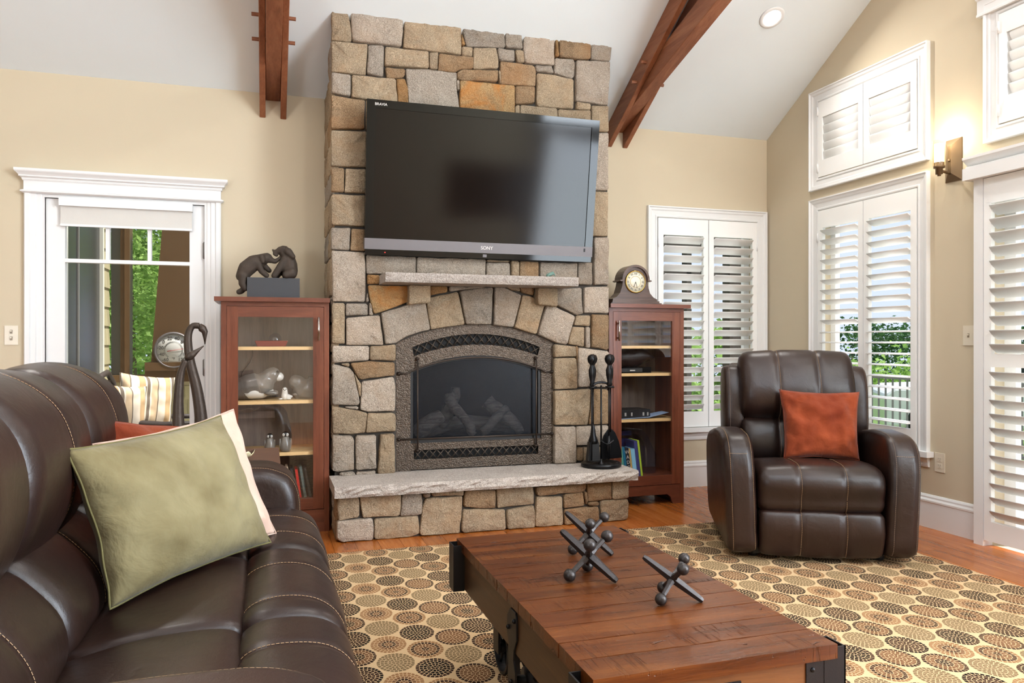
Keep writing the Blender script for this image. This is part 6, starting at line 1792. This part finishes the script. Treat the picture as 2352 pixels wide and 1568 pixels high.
# wicker chair with striped cushions
WC = thing('wicker_armchair', 'dark wicker patio armchair on the porch behind the glass door', 'chair', (-.80, 6.25, -.02))
cx_, cy_ = -.80, 6.25
def wp(a, b, z): return (cx_ + a, cy_ + b, z)
loop = [wp(-.30, -.30, .40), wp(-.33, -.31, .62), wp(-.34, -.28, .80), wp(-.33, -.15, .90), wp(-.33, .10, .92), wp(-.32, .26, .84), wp(-.30, .28, .62), wp(-.28, .28, .40)]
tube('back_frame', loop, .022, 'wicker', WC, 8)
for s in (-1, 1): tube('arm_rest', [wp(-.33, s * .29, .66), wp(-.15, s * .30, .585), wp(.10, s * .30, .56), wp(.28, s * .29, .56), wp(.34, s * .28, .50), wp(.34, s * .28, -.02)], .02, 'wicker', WC, 8)
box('seat', cx_ - .32, cx_ + .34, cy_ - .27, cy_ + .27, .34, .40, 'wicker', WC, r=.01)
box('back_panel', cx_ - .345, cx_ - .325, cy_ - .27, cy_ + .26, .40, .86, 'wicker', WC, r=.005)
for a in (-.30, .32):
    for b in (-.27, .27): tube('leg', [wp(a, b, .36), wp(a, b, -.02)], .02, 'wicker', WC, 8)
pillow('striped_cushion', .40, .40, .14, 'striped_cloth', 'striped_cloth', frame_mtx((-.86, 6.22, .505), (.85, .45, -.12), (-.16, .10, 1)), 'tan striped cushion against the back of the wicker chair', seed=41)
pillow('striped_cushion', .36, .38, .13, 'striped_cloth', 'striped_cloth', frame_mtx((-.98, 5.90, .47), (.80, .5, -.1), (-.18, .05, 1)), 'tan striped cushion at the near arm of the wicker chair', seed=52)

# ------------------------------------------------------------------ beyond the corner window and the gable windows
PB = thing('porch_frame', 'dark brown porch post and beam outside the corner window', 'post', (4.85, 7.3, 0))
box('post', 4.80, 4.95, 7.22, 7.36, -.4, 2.4, 'exterior_dark', PB, r=.006); box('post', 4.28, 4.34, 7.24, 7.34, -.4, 2.4, 'exterior_dark', PB, r=.004)
box('beam', 3.2, 5.2, 7.2, 7.38, 2.15, 2.40, 'exterior_dark', PB, r=.006); box('beam', 3.2, 4.9, 7.24, 7.34, 1.86, 1.93, 'exterior_dark', PB, r=.004)
SW2 = tag(thing('wall_porch_corner', 'low tan shingled wall outside the corner window', 'wall', (3.9, 7.5, 0)), kind='structure')
box('sheathing', 3.4, 4.3, 7.40, 7.5, -.4, 1.15, 'outside_wall', SW2); shingles(SW2, 'x', 3.42, 4.29, .3, 1.15, 7.40, -1)
DK = box('deck', WR + TH, 7.2, -3, 9, -.20, -.06, 'deck_boards'); tag(DK, 'wooden deck outside the gable wall', 'deck', kind='structure')
RL = thing('deck_railing', 'dark metal deck railing outside the gable windows', 'railing', (7.15, 6.0, -.06))
bal = None
for z in (-.02, .70): box('rail', 7.13, 7.17, -2, 9, z, z + .035, 'deck_rail', RL, r=.004)
bm = bmesh.new(); add_box(bm, -.008, .008, -.008, .008, .0, .70); bme = from_bm('baluster', bm, 'deck_rail')
for k in range(70):
    o = bpy.data.objects.new('baluster', bme); C.objects.link(o); o.parent = RL; o.matrix_parent_inverse = Matrix.Translation(RL.location).inverted(); o.location = (7.15, 1.2 + k * .11, 0)
PTO = box('patio', 2.2, WR + TH, WB + TH, 9, -.2, -.06, 'deck_boards'); tag(PTO, 'pale patio outside the corner window', 'patio', kind='structure')  # pale ground added to bounce light up onto the corner window louvers
GL = link('ground', mesh('ground', [(-60, 7.6, -.5), (60, 7.6, -.5), (60, -40, -.5), (-60, -40, -.5), (-120, 160, -9), (160, 160, -9), (160, -60, -9)], [(0, 1, 5, 4), (1, 2, 6, 5), (3, 2, 1, 0)], 'grass_lawn')); tag(GL, 'green lawn falling away from the house', 'lawn', kind='structure')
def tree(name, label, x, y, z0, hgt, rad, mat, n, leaf=.12, seed=0, low=.15, group='trees beyond the house'):
    t = thing(name, label, 'tree', (x, y, z0), group=group)
    rr = random.Random(seed)
    tube('trunk', [(x, y, z0), (x + rr.uniform(-.1, .1), y, z0 + hgt * .4), (x + rr.uniform(-.2, .2), y, z0 + hgt * .85)], [hgt * .022, hgt * .016, hgt * .006], 'bark', t, 8)
    V, Fc = [], []
    cl = [(rr.uniform(-.7, .7) * rad, rr.uniform(-.7, .7) * rad, z0 + hgt * (low + (1 - low) * rr.random())) for _ in range(26)]
    for i in range(n):
        c_ = rr.choice(cl); sp = rad * .42
        p = Vector((x + c_[0] + rr.gauss(0, sp * .6), y + c_[1] + rr.gauss(0, sp * .6), c_[2] + rr.gauss(0, sp * .38)))
        u = Vector((rr.gauss(0, 1), rr.gauss(0, 1), rr.gauss(0, .5))).normalized(); v = u.cross(Vector((rr.gauss(0, 1), rr.gauss(0, 1), rr.gauss(0, 1)))).normalized()
        s = leaf * rr.uniform(.6, 1.3); k = len(V)
        V += [p - u * s, p + v * s * .5, p + u * s, p - v * s * .5]; Fc.append((k, k + 1, k + 2, k + 3))
    link('foliage', mesh('foliage', V, Fc, mat), t)
    return t
tree('leafy_tree', 'bright green leafy tree filling the porch door glass', -1.75, 11.2, -.6, 7.5, 1.7, 'leaf_bright', 50000, .040, 1, .03)
tree('leafy_tree', 'bright green leafy tree behind the one in the door glass', -3.4, 16.5, -.8, 10, 2.4, 'leaf_bright', 24000, .085, 2, .03)
tree('leafy_tree', 'bright green tree right of the porch column', 3.4, 15.5, -.8, 8, 1.8, 'leaf_bright', 5000, .15, 3, .05)
tree('leafy_tree', 'tall green tree farthest back behind the porch', -2.2, 30, -1, 16, 4.6, 'leaf_bright', 16000, .2, 6, .0)
tree('leafy_bush', 'green bush low outside the corner window', 5.6, 9.9, -.8, 1.9, .8, 'leaf_bright', 4000, .08, 4, .05)
tree('leafy_bush', 'green bush outside the corner window beside the brown post', 8.6, 12.4, -.9, 2.3, 1.0, 'leaf_bright', 4000, .10, 5, .05)
for k, (x, y, h, r_, mt) in enumerate(((24, 34, 6.6, 2.6, 'leaf_dark'), (32, 36, 7.0, 2.6, 'leaf_dark'), (44, 46, 7.4, 3.2, 'leaf_dark'), (15.5, 20.5, 4.6, 2.0, 'leaf_bright'), (23, 24.5, 5.6, 2.4, 'leaf_bright'), (37, 31, 7.2, 2.8, 'leaf_dark'))):
    tree('pine_tree' if mt == 'leaf_dark' else 'leafy_tree', ['dark pine on the slope, leftmost through the gable window', 'dark pine on the slope, second through the gable window', 'dark pine farthest down the slope', 'bright green tree nearest below the deck', 'bright green tree below the deck behind the nearest', 'dark pine at the right on the slope'][k], x, y, -5.4, h, r_, mt, 5000, .15, 20 + k, .1)
# parked white car beyond the railing
CA = thing('parked_car', 'white car parked beyond the deck railing', 'car', (11.6, 9.6, -.5), R(-35))
prism('car_body', [(-1.9, .25), (-1.9, .80), (-1.75, .90), (-.7, .96), (-.2, 1.40), (1.0, 1.42), (1.6, 1.0), (1.95, .92), (1.98, .3)], 'y', -.8, .8, 'car_white', CA, r=.05, world=False)
for s in (-1, 1):
    prism('side_window', [(-.55, 1.0), (-.15, 1.34), (.95, 1.36), (1.4, 1.02)], 'y', s * .80, s * .812, 'dark_pane', CA, world=False)
    for a in (-1.25, 1.25): lathe('wheel', [(.002, -.1), (.33, -.1), (.33, .1), (.002, .1)], 'tyre', CA, 24, (a, s * .74, .33), world=False, mtx=Matrix.Rotation(R(90), 4, 'X'))
